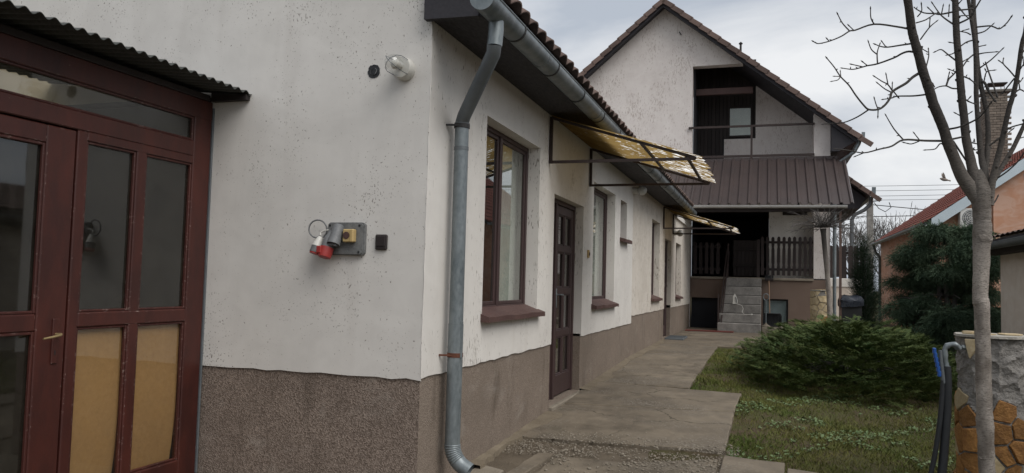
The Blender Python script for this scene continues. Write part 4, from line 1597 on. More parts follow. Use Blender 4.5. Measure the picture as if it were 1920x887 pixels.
mb = MB()                                                        # vent pipe on the right slope
mb.tube([(1.35, 20.5, 8.3), (1.35, 20.5, 9.05)], .035, 10)
mb.lathe((1.35, 20.5, 9.05), [(.06, 0), (.065, .02), (.02, .07)], 10)
mb.build('vent_pipe', 'iron_dark', hr, True)
mb = MB()
mb.bar((-.42, FY - .06, 9.12), (-.36, FY - .06, 9.02), .03, .03)
mb.bar((-.40, FY - .06, 9.07), (-.40, FY, 9.07), .02, .02)
mb.build('hook', 'iron_dark', house)
# boxed right eave, gutter, downpipe
mb = MB()
mb.prism([(3.905, zu(3.905) - .01), (3.905, 5.25), (4.10, 5.25), (4.50, zu(4.5) - .10), (4.56, zu(4.56) - .01)], 'y', OV + .03, 30)
mb.build('eave_box', 'wood_soffit', house)
g = half_gutter((4.64, OV - .06, zu(4.58) + .04), (4.64, 30, zu(4.58) + .04), .075)
capm = [(4.64 + .075 * math.cos(t), OV - .06, zu(4.58) + .04 - .075 * math.sin(t)) for t in np.linspace(-.18, PI + .18, 14)]
g.add(capm + [(p[0], OV - .064, p[2]) for p in capm], [tuple(range(14)), tuple(range(14, 28))[::-1]])
hg = g.build('gutter', 'zinc', house, True)
mb = MB()
mb.bar((4.71, OV - .07, zu(4.58) - .02), (4.72, OV - .07, zu(4.58) + .22), .09, .012, (0, 1, 0))
mb.build('end_plate', 'zinc', hg)
mb = MB()
mb.tube([(4.64, OV + .06, zu(4.58)), (4.62, OV + .06, 5.45), (4.50, OV + .08, 5.22), (4.16, OV + .22, 4.98), (4.02, FY - .07, 4.86), (4.01, FY - .07, 4.6), (4.01, FY - .07, .35)], .05, 14)
mb.build('downpipe', 'zinc', house, True)
# lower rear roof to the right
mb = MB()
wx0, wx1, wz0, wz1 = 3.9, 5.33, 5.45, 4.36
mb.prism([(wx0, wz0), (wx1, wz1), (wx1, wz1 + .12), (wx0, wz0 + .12)], 'y', 22.5, 29.5)
wing = mb.build('wing_roof', 'wood_soffit', house)
mb = MB()
mb.prism([(3.91, wz0 - .02), (3.91, 4.0), (5.05, 4.0), (wx1 - .1, wz1 - .01)], 'y', 22.7, 29)
mb.build('eave_box', 'wood_soffit', wing)
ang = math.atan((wz0 - wz1) / (wx1 - wx0))
v = MB()
v.cbox(0, .42, -.10, .55, .0, .022, .006)
v.cbox(0, .42, -.122, -.10, -.12, .022, .006)
vm2 = mesh_of(v, 'verge_tile', 'tile_brown')
for k in range(6):
    d = .02 + k * .355
    piece('verge_tile', vm2, wing, (wx0 + d * math.cos(ang), 22.47, wz0 - d * math.sin(ang) + .15), (0, ang - .03, 0))
g = half_gutter((wx1 + .06, 22.4, wz1 + .05), (wx1 + .06, 29.5, wz1 + .05), .08)
g.bar((wx1 + .10, 22.38, wz1 - .05), (wx1 + .11, 22.38, wz1 + .30), .12, .012, (0, 1, 0))
g.build('gutter', 'zinc', wing, True)
mb = MB()
mb.tube([(wx1 + .06, 22.6, wz1), (wx1 + .02, 22.6, wz1 - .25), (wx1 - .15, 22.6, wz1 - .42), (wx1 - .45, 22.6, wz1 - .58), (wx1 - .52, 22.6, wz1 - .75), (wx1 - .52, 22.6, .1)], .06, 12)
mb.build('downpipe', 'zinc_dark', wing, True)

# brown trapezoidal sheet canopy over the steps
can = thing('sheet_canopy', 'brown trapezoidal sheet canopy sloping from the balcony above the steps', 'canopy', (1.8, 17.9, 3.5))
CX0, CX1, CY0, CY1, CZ0, CZ1 = -.75, 4.06, 16.66, 19.06, 3.53, 5.09
mb = MB()
per = .252
vs = []
prof = []
x = CX0
while x < CX1 - .01:
    prof += [(x, 0), (x + .15, 0), (x + .178, .044), (x + .224, .044)]
    x += per
prof.append((x, 0))
for (px_, h) in prof:
    for (y, z) in ((CY0, CZ0), (CY1, CZ1)):
        vs += [(px_, y - h * .5, z + h), (px_, y + .002, z + h - .004)]
n = len(prof)
fs = []
for i in range(n - 1):
    a, b = 4 * i, 4 * (i + 1)
    fs += [(a, b, b + 2, a + 2), (a + 1, a + 3, b + 3, b + 1), (a, a + 1, b + 1, b)]
mb.add(vs, fs)
mb.build('sheet', 'canopy_metal', can)
mb = MB()
mb.cbox(CX0, CX1 + .03, FY - .045, FY - .003, 5.02, 5.17, .006)
mb.build('top_flashing', 'canopy_metal', can)
for x in (-.5, .65, 1.8, 2.95, 3.98):
    b = MB()
    b.bar((x, CY0 + .05, CZ0 - .07), (x, CY1, CZ1 - .07), .06, .10)
    b.build('rafter', 'wood_dark', can)
mb = MB()
mb.cbox(CX0, CX1, CY0 + .06, CY0 + .13, 3.34, 3.45, .006)
mb.build('front_beam', 'wood_dark', can)
g = half_gutter((CX0, CY0 - .06, 3.50), (CX1 + .06, CY0 - .06, 3.475), .058)
cg = g.build('gutter', 'gutter_white', can, True)
for x in np.arange(CX0 + .3, CX1, .62):
    b = MB()
    b.bar((x, CY0 - .06, 3.435), (x, CY0 + .02, 3.50), .02, .005)
    b.build('bracket', 'iron_dark', cg)
mb = MB()
mb.bar((3.97, CY0 + .09, gz(17) - .05), (3.97, CY0 + .09, 3.36), .06, .06, (0, 1, 0))
mb.build('post', 'post_brown', can)

# porch picket fence
def picket_mesh(h, w, name, mat):
    m_ = MB()
    pr = [(-w / 2, 0), (w / 2, 0), (w / 2, h * .20), (w * .38, h * .27), (w / 2, h * .34), (w / 2, h * .66), (w * .38, h * .73), (w / 2, h * .80), (w / 2, h - .05), (w * .3, h - .012), (0, h), (-w * .3, h - .012), (-w / 2, h - .05), (-w / 2, h * .80), (-w * .38, h * .73), (-w / 2, h * .66), (-w / 2, h * .34), (-w * .38, h * .27), (-w / 2, h * .20)]
    m_.prism(pr, 'y', -.011, .011)
    return mesh_of(m_, name, mat)
pk = picket_mesh(1.13, .088, 'picket', 'wood_picket')
def fence_run(f, x0, x1, y, z, n, h, mat='wood_picket', me=None, skip=()):
    for i in range(n):
        if i in skip:
            continue
        x = x0 + (x1 - x0) * (i + .5) / n
        piece('picket', me, f, (x, y + random.uniform(-.003, .003), z + random.uniform(-.008, .008)), (0, random.uniform(-.012, .012), 0))
    for q in (.12, .82):
        b = MB()
        b.cbox(x0, x1, y + .013, y + .05, z + h * q, z + h * q + .07, .005)
        b.build('rail', mat, f)
pf = thing('picket_fence', 'dark brown scalloped picket fence along the porch right of the steps', 'fence', (2.75, FY - .01, 1.63), 'picket fences on the porch')
fence_run(pf, 1.99, 3.45, FY + .01, 1.71, 10, 1.13, me=pk)
mb = MB()
mb.cbox(1.90, 1.985, FY - .01, FY + .06, 1.63, 2.75, .006)
mb.build('post', 'wood_picket', pf)
pf2 = thing('picket_fence', 'dark picket fence along the shaded porch left of the steps', 'fence', (.4, FY - .01, 1.63), 'picket fences on the porch')
fence_run(pf2, .06, .88, FY + .01, 1.71, 5, .95, me=picket_mesh(.95, .10, 'picket', 'wood_picket'))
# low gate and box half hidden on the landing
ga = thing('porch_gate', 'low dark boarded gate standing open at the top of the steps', 'gate', (1.4, 19.6, 1.63))
for k in range(6):
    mb = MB()
    mb.cbox(1.22 + k * .115, 1.33 + k * .115, 19.60, 19.625, 1.68, 2.75, .005)
    mb.build('board', 'wood_dark', ga)
mb = MB()
mb.cbox(1.2, 1.93, 19.565, 19.598, 1.95, 2.03, .004)
mb.cbox(1.2, 1.93, 19.565, 19.598, 2.45, 2.53, .004)
mb.build('brace', 'wood_dark', ga)

# concrete steps
stairs = thing('concrete_steps', 'grey weathered concrete steps climbing to the shaded porch', 'steps', (1.5, 17.3, gz(17.3)))
N = 6
z0s = gz(17.3)
zt = 1.60
rise = (zt - z0s) / N
for k in range(N):
    mb = MB()
    a = 17.25 + k * .29
    x0 = .90 + k * .028
    mb.cbox(x0, 2.035 + random.uniform(-.006, .006), a + random.uniform(-.004, .004), FY - .04, z0s + k * rise - (.1 if k == 0 else -.001), z0s + (k + 1) * rise - (0 if k < N - 1 else .002), .018)
    mb.build('step', 'concrete_step', stairs)
mb = MB()
for dx in (0, .07):
    mb.bar((.93 + dx, 17.35, gz(17.3) + .05 + dx * 2), (1.06 + dx * .8, FY - .02, 2.45 - dx), .035, .045)
mb.build('handrail', 'iron_brown', stairs)
mb = MB()
mb.bar((.925, 17.36, gz(17.3) - .05), (.925, 17.36, 1.15), .04, .04, (0, 1, 0))
mb.build('rail_post', 'iron_brown', stairs)
mb = MB()
mb.bar((1.09, FY - .1, 1.5), (1.10, FY - .1, 2.62), .04, .04, (0, 1, 0))
mb.build('rail_post', 'iron_brown', stairs)

# low concrete terrace in front of the cellar window
tr_ = link('terrace', None)
tr_['kind'] = 'structure'
mb = MB()
mb.cbox(2.05, 3.88, 17.95, FY + .005, -.05, .24, .02)
mb.build('slab', 'concrete_pale', tr_)

# small things about the steps
iron = thing('clothes_iron', 'small white iron with trailing cord on the concrete steps', 'iron', (1.36, 17.95, .9))
ib = np.array((1.33, 17.99, .80))
mb = MB()
mb.prism([(1.285, .86), (1.41, .88), (1.42, .94), (1.39, 1.06), (1.335, 1.16), (1.295, 1.07)], 'y', 17.79, 17.86)
mb.build('body', 'plastic_white', iron)
mb = MB()
mb.tube([(1.38, 17.80, .90), (1.39, 17.77, .95), (1.375, 17.77, 1.03), (1.35, 17.80, 1.06)], .012, 8)
mb.build('handle', 'plastic_grey', iron, True)
mb = MB()
mb.tube([(1.40, 17.79, .87), (1.46, 17.77, .86), (1.54, 17.77, .82), (1.57, 17.70, .74), (1.55, 17.50, .66), (1.60, 17.49, .60), (1.70, 17.48, .60), (1.78, 17.48, .605)], .006, 6)
mb.lathe((1.78, 17.48, .605), [(.016, 0), (.018, .03), (.008, .045)], 8, (1, 0, 0))
mb.build('cord', 'plastic_white', iron, True)

broom = thing('broom', 'long handled broom standing bristles up beside the concrete steps', 'broom', (2.27, 18.9, .24))
mb = MB()
mb.tube([(2.28, 18.75, .245), (2.245, 18.97, 1.56)], .016, 10)
mb.build('handle', 'broom_wood', broom, True)
mb = MB()
mb.cbox(2.13, 2.37, 18.95, 19.02, 1.54, 1.60, .01)
mb.build('head', 'wood_dark', broom)
mb = MB()
for i in range(16):
    for j in range(3):
        x, y = 2.14 + i * .0147, 18.96 + j * .022
        mb.bar((x, y, 1.60), (x + random.uniform(-.01, .01), y, 1.70 + random.uniform(-.01, .01)), .010, .010, (0, 1, 0))
mb.build('bristles', 'plastic_black', broom)

stand = thing('metal_stand', 'pale metal stand with a round foot and a ring on top by the steps', 'stand', (2.17, 18.2, .24))
mb = MB()
mb.lathe((2.17, 18.2, .24), [(.13, 0), (.135, .02), (.09, .05), (.03, .09), (.02, .12)], 20)
mb.build('foot', 'concrete_pale', stand, True)
mb = MB()
mb.tube([(2.17, 18.2, .35), (2.17, 18.2, 1.0)], .016, 10)
mb.build('pole', 'zinc', stand, True)
mb = MB()
mb.tube([(2.17 + .075 * math.cos(t), 18.2, 1.08 + .09 * math.sin(t)) for t in np.linspace(-PI / 2, 1.5 * PI, 22)], .014, 8, False)
mb.build('ring', 'zinc', stand, True)

crate = thing('plastic_crate', 'black plastic crate standing on edge under the cellar window', 'crate', (2.34, 18.75, .24))
mb = MB()
cr = [(2.12, .25), (2.58, .25), (2.60, .55), (2.56, .62), (2.14, .62), (2.10, .55)]
mb.prism(cr, 'y', 18.74, 18.80)
mb.build('base', 'plastic_black', crate)
for (a, b, c, d) in ((2.10, 2.13, .27, .56), (2.57, 2.60, .27, .56), (2.14, 2.56, .25, .28), (2.14, 2.56, .59, .62)):
    mb = MB()
    mb.cbox(a, b, 18.58, 18.739, c, d, .006)
    mb.build('side', 'plastic_black', crate)
for k in range(5):
    mb = MB()
    mb.cbox(2.17 + k * .08, 2.20 + k * .08, 18.725, 18.739, .29, .58, .003)
    mb.build('slat', 'plastic_black', crate)

# ================================================================== BEHIND AND TO THE RIGHT
lw = thing('low_wall', 'low white capped garden wall right of the tall house', 'wall', (4.7, 20.6, gz(20)))
mb = MB()
mb.cbox(3.95, 5.0, 20.5, 20.7, -.05, 1.42, .01)
mb.build('base', 'render_beige', lw)
mb = MB()
mb.cbox(3.93, 5.02, 20.47, 20.73, 1.421, 1.68, .012)
mb.build('coping', 'render_white', lw)
fr = thing('picket_fence', 'brown board fence on the low white garden wall beside the bin', 'fence', (4.5, 20.6, 1.69))
bd = MB()
bd.prism([(-.07, 0), (.07, 0), (.07, .92), (.045, .97), (0, .99), (-.045, .97), (-.07, .92)], 'y', -.011, .011)
bdm = mesh_of(bd, 'board', 'wood_picket')
for i, x in enumerate((4.02, 4.20, 4.40, 4.58, 4.74, 4.885)):
    piece('picket', bdm, fr, (x, 20.58, 1.70 + random.uniform(-.03, .03)), (0, random.uniform(-.03, .03), 0))
for z in (1.80, 2.42):
    mb = MB()
    mb.cbox(3.94, 4.98, 20.593, 20.63, z, z + .07, .005)
    mb.build('rail', 'wood_picket', fr)

binn = thing('wheelie_bin', 'black rubbish bin lined with a dark bag beside the canopy post', 'bin', (4.24, 17.0, gz(17)))
mb = MB()
b0, b1 = gz(17) + .04, 1.06
vs = []
for (z, hw, hd) in ((b0, .20, .22), (b0 + .05, .205, .225), (b1 - .06, .245, .275), (b1, .265, .295)):
    vs += [(4.24 - hw, 17 - hd, z), (4.24 + hw, 17 - hd, z), (4.24 + hw, 17 + hd, z), (4.24 - hw, 17 + hd, z)]
fs = [(3, 2, 1, 0)]
for i in range(3):
    for k in range(4):
        fs.append((i * 4 + k, i * 4 + (k + 1) % 4, i * 4 + 4 + (k + 1) % 4, i * 4 + 4 + k))
fs.append((12, 13, 14, 15))
mb.add(vs, fs)
mb.build('body', 'plastic_black', binn)
mb = MB()
rg = random.Random(3)
ring = []
n = 28
vs = []
for lvl, (zz, off) in enumerate(((.92, .018), (1.02, .025), (1.085, .03), (1.16, -.02), (1.20, -.14))):
    for k in range(n):
        a = 2 * PI * k / n
        c_, s_ = math.cos(a), math.sin(a)
        q = 1 / max(abs(c_) / (.265 + off), abs(s_) / (.295 + off))
        j = rg.uniform(-.018, .018)
        vs.append((4.24 + c_ * (q + j), 17 + s_ * (q + j), zz + rg.uniform(-.03, .03)))
fs = []
for i in range(4):
    for k in range(n):
        fs.append((i * n + k, i * n + (k + 1) % n, (i + 1) * n + (k + 1) % n, (i + 1) * n + k))
fs.append(tuple(range(4 * n, 5 * n)))
mb.add(vs, fs)
mb.build('bag', 'plastic_bag', binn, True)
for x in (4.04, 4.44):
    mb = MB()
    mb.lathe((x - .02, 17.22, gz(17) + .1), [(.09, 0), (.1, .01), (.1, .04), (.09, .05)], 16, (1, 0, 0))
    mb.build('wheel', 'plastic_black', binn, True)

# orange neighbour
NX, NY, NE = 6.63, 20.0, 3.36
nslope = .73
neigh = thing('neighbour_house', 'terracotta orange house with red tiled roof right of the garden', 'house', (7.0, NY, gz(20)))
mb = MB()
mb.prism([(NX + .12, -.1), (14.5, -.1), (14.5, 3.2), (10.6, NE - .12 + nslope * 3.9), (NX + .12, NE + .02)], 'y', NY + .12, NY + .3)
mb.box(NX + .12, NX + .35, NY + .3, 31, -.1, NE - .02)
mb.build('wall', 'render_orange', neigh)
mb = MB()
mb.prism([(8.2, -.1), (14.4, -.1), (14.4, 3.2), (10.6, NE - .16 + nslope * 3.9), (8.2, NE - .14 + nslope * 1.55)], 'y', NY - .03, NY + .119)
mb.build('wall', 'render_orange', neigh)
mb = MB()
mb.prism([(NX - .08, NE - .10), (10.55, NE - .10 + nslope * (10.55 - NX + .08)), (14.6, 3.3), (14.6, 3.4), (10.55, NE + nslope * (10.55 - NX + .08)), (NX - .08, NE)], 'y', NY - .22, 31.2)
nr = mb.build('roof', 'wood_soffit', neigh)
ang = math.atan(nslope)
f = MB()
L = (10.55 - NX + .08) / math.cos(ang)
prof_y = np.arange(NY - .20, 31.2, .062)
for rI in range(int(L / .33) + 1):
    da, db = rI * .33 - .02, rI * .33 + .36
    vs = []
    for j, y in enumerate(prof_y):
        h = .030 * (j % 4 == 1) + .030 * (j % 4 == 2)
        for (dd, hh) in ((da, .045), (db, .015)):
            vs.append((NX - .08 + dd * math.cos(ang) - hh * math.sin(ang), y, NE + dd * math.sin(ang) + (hh + h) * math.cos(ang)))
    n = len(prof_y)
    f.add(vs, [(2 * j, 2 * j + 2, 2 * j + 3, 2 * j + 1) for j in range(n - 1)])
    f.add([vs[0], vs[2 * n - 2], (vs[2 * n - 2][0], vs[2 * n - 2][1], vs[2 * n - 2][2] - .04), (vs[0][0], vs[0][1], vs[0][2] - .04)], [(0, 1, 2, 3)])
o = f.build('tile_field', 'tile_red', nr)
o['kind'] = 'stuff'
mb = MB()                                                        # pale sheet flashing down the near verge
mb.prism([(NX - .02, NE - .26), (10.6, NE - .26 + nslope * (10.6 - NX + .02)), (10.6, NE + .06 + nslope * (10.6 - NX + .02)), (NX - .02, NE + .06)], 'y', NY - .255, NY - .222)
mb.build('verge_flashing', 'flashing', nr)
g = half_gutter((NX - .17, NY - .15, NE - .06), (NX - .17, 31.2, NE - .06), .075)
g.build('gutter', 'zinc', neigh, True)
mb = MB()
mb.tube([(NX - .17, 30.9, NE - .12), (NX - .12, 30.9, NE - .35), (NX + .06, 30.9, NE - .6), (NX + .06, 30.9, .1)], .05, 10)
mb.build('downpipe', 'zinc_dark', neigh, True)
# neighbour window
NW = (7.42, 8.06, 2.50, 3.02)
mb = MB()
w = .05
for (a, b, c, d) in ((NW[0], NW[0] + w, NW[2], NW[3]), (NW[1] - w, NW[1], NW[2], NW[3]), (NW[0] + w, NW[1] - w, NW[2], NW[2] + w), (NW[0] + w, NW[1] - w, NW[3] - w, NW[3])):
    mb.cbox(a, b, NY + .09, NY + .125, c, d, .004)
nw = mb.build('window', 'plastic_white', neigh)
mb = MB()
mb.box(NW[0] + w, NW[1] - w, NY + .10, NY + .11, NW[2] + w, NW[3] - w)
mb.build('pane', 'paint_grey', nw)
mb = MB()
mb.cbox(NW[0] - .04, NW[1] + .04, NY + .03, NY + .118, NW[2] - .05, NW[2] - .002, .004)
mb.build('sill', 'plastic_white', nw)
# chimney, brick by brick
chx0, chx1, chy0, chy1, chz0, chz1 = 8.42, 9.00, 21.6, 22.15, 4.4, 7.40
core = MB()
core.box(chx0 + .015, chx1 - .015, chy0 + .015, chy1 - .015, chz0 - .5, chz1)
chim = core.build('chimney', 'chimney_joint', neigh)
brk = MB()
brk.cbox(-.094, .094, -.03, .03, -.034, .034, .005)
bm_ = mesh_of(brk, 'brick', 'brick_grey')
rows = int((chz1 - chz0) / .080)
for r_ in range(rows):
    z = chz0 + .04 + r_ * .080
    off = .098 * (r_ % 2)
    for side in range(2):                                       # front and left faces are seen
        for k in range(3):
            if side == 0:
                piece('brick', bm_, chim, (chx0 + .094 + off * .98 + k * .196 - .002, chy0 + .028, z), (random.uniform(-.02, .02), 0, random.uniform(-.012, .012)))
            elif k < 3:
                piece('brick', bm_, chim, (chx0 + .028, chy0 + .15 + off * .6 + k * .19, z), (0, 0, PI / 2))
mb = MB()
mb.cbox(chx0 - .06, chx1 + .10, chy0 - .06, chy1 + .06, chz1 - .02, chz1 + .07, .015)
mb.build('cap', 'chimney_joint', chim)
mb = MB()
mb.cbox(chx0 + .08, chx1 + .02, chy0 + .05, chy1 - .05, chz1 + .26, chz1 + .30, .006)
for x in (chx0 + .12, chx1 - .06):
    for y in (chy0 + .1, chy1 - .1):
        mb.bar((x, y, chz1 + .07), (x, y, chz1 + .27), .014, .014, (1, 0, 0))
mb.build('rain_cover', 'iron_dark', chim)

ac = thing('air_conditioner', 'white air conditioner unit hung on the orange gable', 'air conditioner', (7.72, NY, 3.18))
ax0, ax1, az0, az1 = 7.33, 8.10, 3.17, 3.71
mb = MB()
mb.cbox(ax0, ax1, NY - .22, NY + .06, az0, az1, .015)
mb.build('casing', 'ac_white', ac)
mb = MB()
mb.lathe((7.62, NY - .2205, 3.44), [(.235, 0), (.235, .004)], 28, (0, -1, 0))
mb.build('fan_well', 'plastic_grey', ac)
mb = MB()
for r_ in (.06, .11, .16, .21):
    mb.tube([(7.62 + r_ * math.cos(t), NY - .232, 3.44 + r_ * math.sin(t)) for t in np.linspace(0, 2 * PI, 25)], .006, 5, False)
for k in range(8):
    t = k * PI / 4
    mb.tube([(7.62, NY - .232, 3.44), (7.62 + .235 * math.cos(t), NY - .232, 3.44 + .235 * math.sin(t))], .005, 5)
mb.build('grille', 'ac_white', ac)
for x in (ax0 + .12, ax1 - .12):
    mb = MB()
    mb.bar((x, NY + .118, az0 - .02), (x, NY - .18, az0 - .02), .03, .035)
    mb.bar((x, NY + .10, az0 - .04), (x, NY + .10, az0 - .3), .03, .03, (0, 1, 0))
    mb.build('bracket', 'iron_dark', ac)

# beige outbuilding along the right boundary
gar = thing('outbuilding', 'low beige outbuilding with dark zinc eaves gutter at the right edge', 'outbuilding', (6.3, 4, gz(4)))
mb = MB()
mb.box(6.1, 6.35, -9.0, 11.0, -.4, 2.35)
mb.box(6.35, 9.0, 10.75, 10.999, -.4, 2.35)
mb.build('wall', 'render_beige', gar)
mb = MB()
mb.prism([(5.86, 2.19), (9.2, 3.0), (9.2, 3.08), (5.86, 2.27)], 'y', -9.1, 11.25)
gr_ = mb.build('roof', 'wood_soffit', gar)
f = MB()
for rI in range(9):
    da, db = rI * .36, rI * .36 + .4
    prof_y = np.arange(-9.1, 11.25, .07)
    vs = []
    for j, y in enumerate(prof_y):
        h = .022 * (j % 4 in (1, 2))
        for (dd, hh) in ((da - .04, .045), (db, .012)):
            vs.append((5.86 + dd * .972, y, 2.27 + dd * .236 + hh + h))
    n = len(prof_y)
    f.add(vs, [(2 * j, 2 * j + 2, 2 * j + 3, 2 * j + 1) for j in range(n - 1)])
o = f.build('tile_field', 'tile_brown', gr_)
o['kind'] = 'stuff'
mb = MB()
mb.cbox(5.87, 6.098, -9.0, 11.2, 2.02, 2.16, .01)
mb.build('eave_box', 'wood_dark', gar)
g = half_gutter((5.78, -9, 2.17), (5.78, 11.2, 2.17), .085)
g.build('gutter', 'zinc_dark', gar, True)
# eaves gutter of the higher roof further right, its capped end in view
hb = thing('eaves_gutter', 'short capped zinc gutter end poking in at the right edge', 'gutter', (6.25, 9.6, 3.1))
g = half_gutter((6.25, 9.75, 3.12), (6.25, 6.4, 3.12), .085)
capm = [(6.25 + .085 * math.cos(t), 9.75, 3.12 - .085 * math.sin(t)) for t in np.linspace(-.18, PI + .18, 14)]
g.add(capm + [(p[0], 9.754, p[2]) for p in capm], [tuple(range(14)), tuple(range(14, 28))[::-1]])
hgo = g.build('channel', 'zinc', hb, True)
mb = MB()
mb.bar((6.19, 9.73, 3.08), (6.17, 9.73, 3.30), .10, .012, (0, 1, 0))
mb.build('end_plate', 'zinc', hb)
for y in (9.3, 8.5, 7.7):
    mb = MB()
    mb.bar((6.25, y, 3.03), (6.7, y, 3.2), .022, .006)
    mb.bar((6.7, y, 2.7), (6.7, y, 3.2), .03, .03, (0, 1, 0))
    mb.build('bracket', 'iron_dark', hb)
mb = MB()
mb.box(6.7, 7.0, 6.3, 9.2, 2.55, 3.6)
mb.build('wall_stub', 'render_orange', hb)

# utility pole, wires
pole = thing('utility_pole', 'grey concrete utility pole standing behind the tall house', 'utility pole', (7.97, 45, .1))
pxx = 7.97
mb = MB()
mb.cbox(pxx - .17, pxx + .17, 44.85, 45.15, .0, 6.85, .02)
mb.build('shaft', 'concrete_step', pole)
mb = MB()
mb.bar((pxx, 44.83, 6.55), (pxx + .6, 44.83, 6.62), .05, .05)
mb.build('hook_arm', 'iron_dark', pole)
mb = MB()
mb.tube([(pxx + .2, 44.8, 6.5), (pxx + .45, 44.8, 6.15), (pxx + .8, 44.8, 5.95), (pxx + 1.1, 44.8, 6.2), (pxx + 1.0, 44.8, 6.5)], .025, 6)
mb.build('cable_loop', 'plastic_black', pole, True)
WL = [(7.75, 8.35, 'topmost thin power line against the grey sky'), (7.48, 8.1, 'second power line from the top against the grey sky'), (7.15, 7.9, 'third power line from the top against the grey sky'), (6.95, 7.6, 'fourth power line from the top against the grey sky'),
      (7.4, 4.9, 'slack cable running from the utility pole behind the red roof'), (5.85, 7.0, 'lowest cable from the utility pole above the bare trees')]
for i, (za, zb, lb) in enumerate(WL):
    mb = MB()
    n = 16
    pts = []
    for k in range(n + 1):
        t = k / n
        pts.append((2 + 28 * t, 46.5 + i * .2, za + (zb - za) * t - .6 * 4 * t * (1 - t) * .5))
    mb.tube(pts, .013 if i < 4 else .026, 5)
    o = mb.build('power_line', 'iron_dark')
    tag(o, lb, 'cable', 'overhead wires')

# bird
bird = thing('bird', 'small grey bird flying below the bare branches', 'bird', (5.61, 13.0, 3.66))
bx, by, bz_ = 5.61, 13.0, 3.66
mb = MB()
mb.lathe((bx - .08, by, bz_ + .012), [(.003, 0), (.018, .02), (.034, .06), (.036, .09), (.026, .13), (.012, .17), (.016, .21)], 10, unit((1, .1, -.25)))
mb.build('body', 'feather', bird, True)
for s in (-1, 1):
    mb = MB()
    y1 = by + s * .05
    mb.add([(bx - .02, by + s * .02, bz_ + .02), (bx + .03, by + s * .02, bz_ + .01), (bx + .0, y1, bz_ + .09), (bx - .03, y1 + s * .01, bz_ + .13), (bx - .035, y1, bz_ + .07),
            (bx - .02, by + s * .02, bz_ + .028), (bx + .03, by + s * .02, bz_ + .018), (bx + .0, y1, bz_ + .096), (bx - .03, y1 + s * .01, bz_ + .136), (bx - .035, y1, bz_ + .078)],
           [(0, 1, 2, 3, 4), (9, 8, 7, 6, 5), (0, 5, 6, 1), (1, 6, 7, 2), (2, 7, 8, 3), (3, 8, 9, 4), (4, 9, 5, 0)])
    mb.build('wing', 'feather', bird)
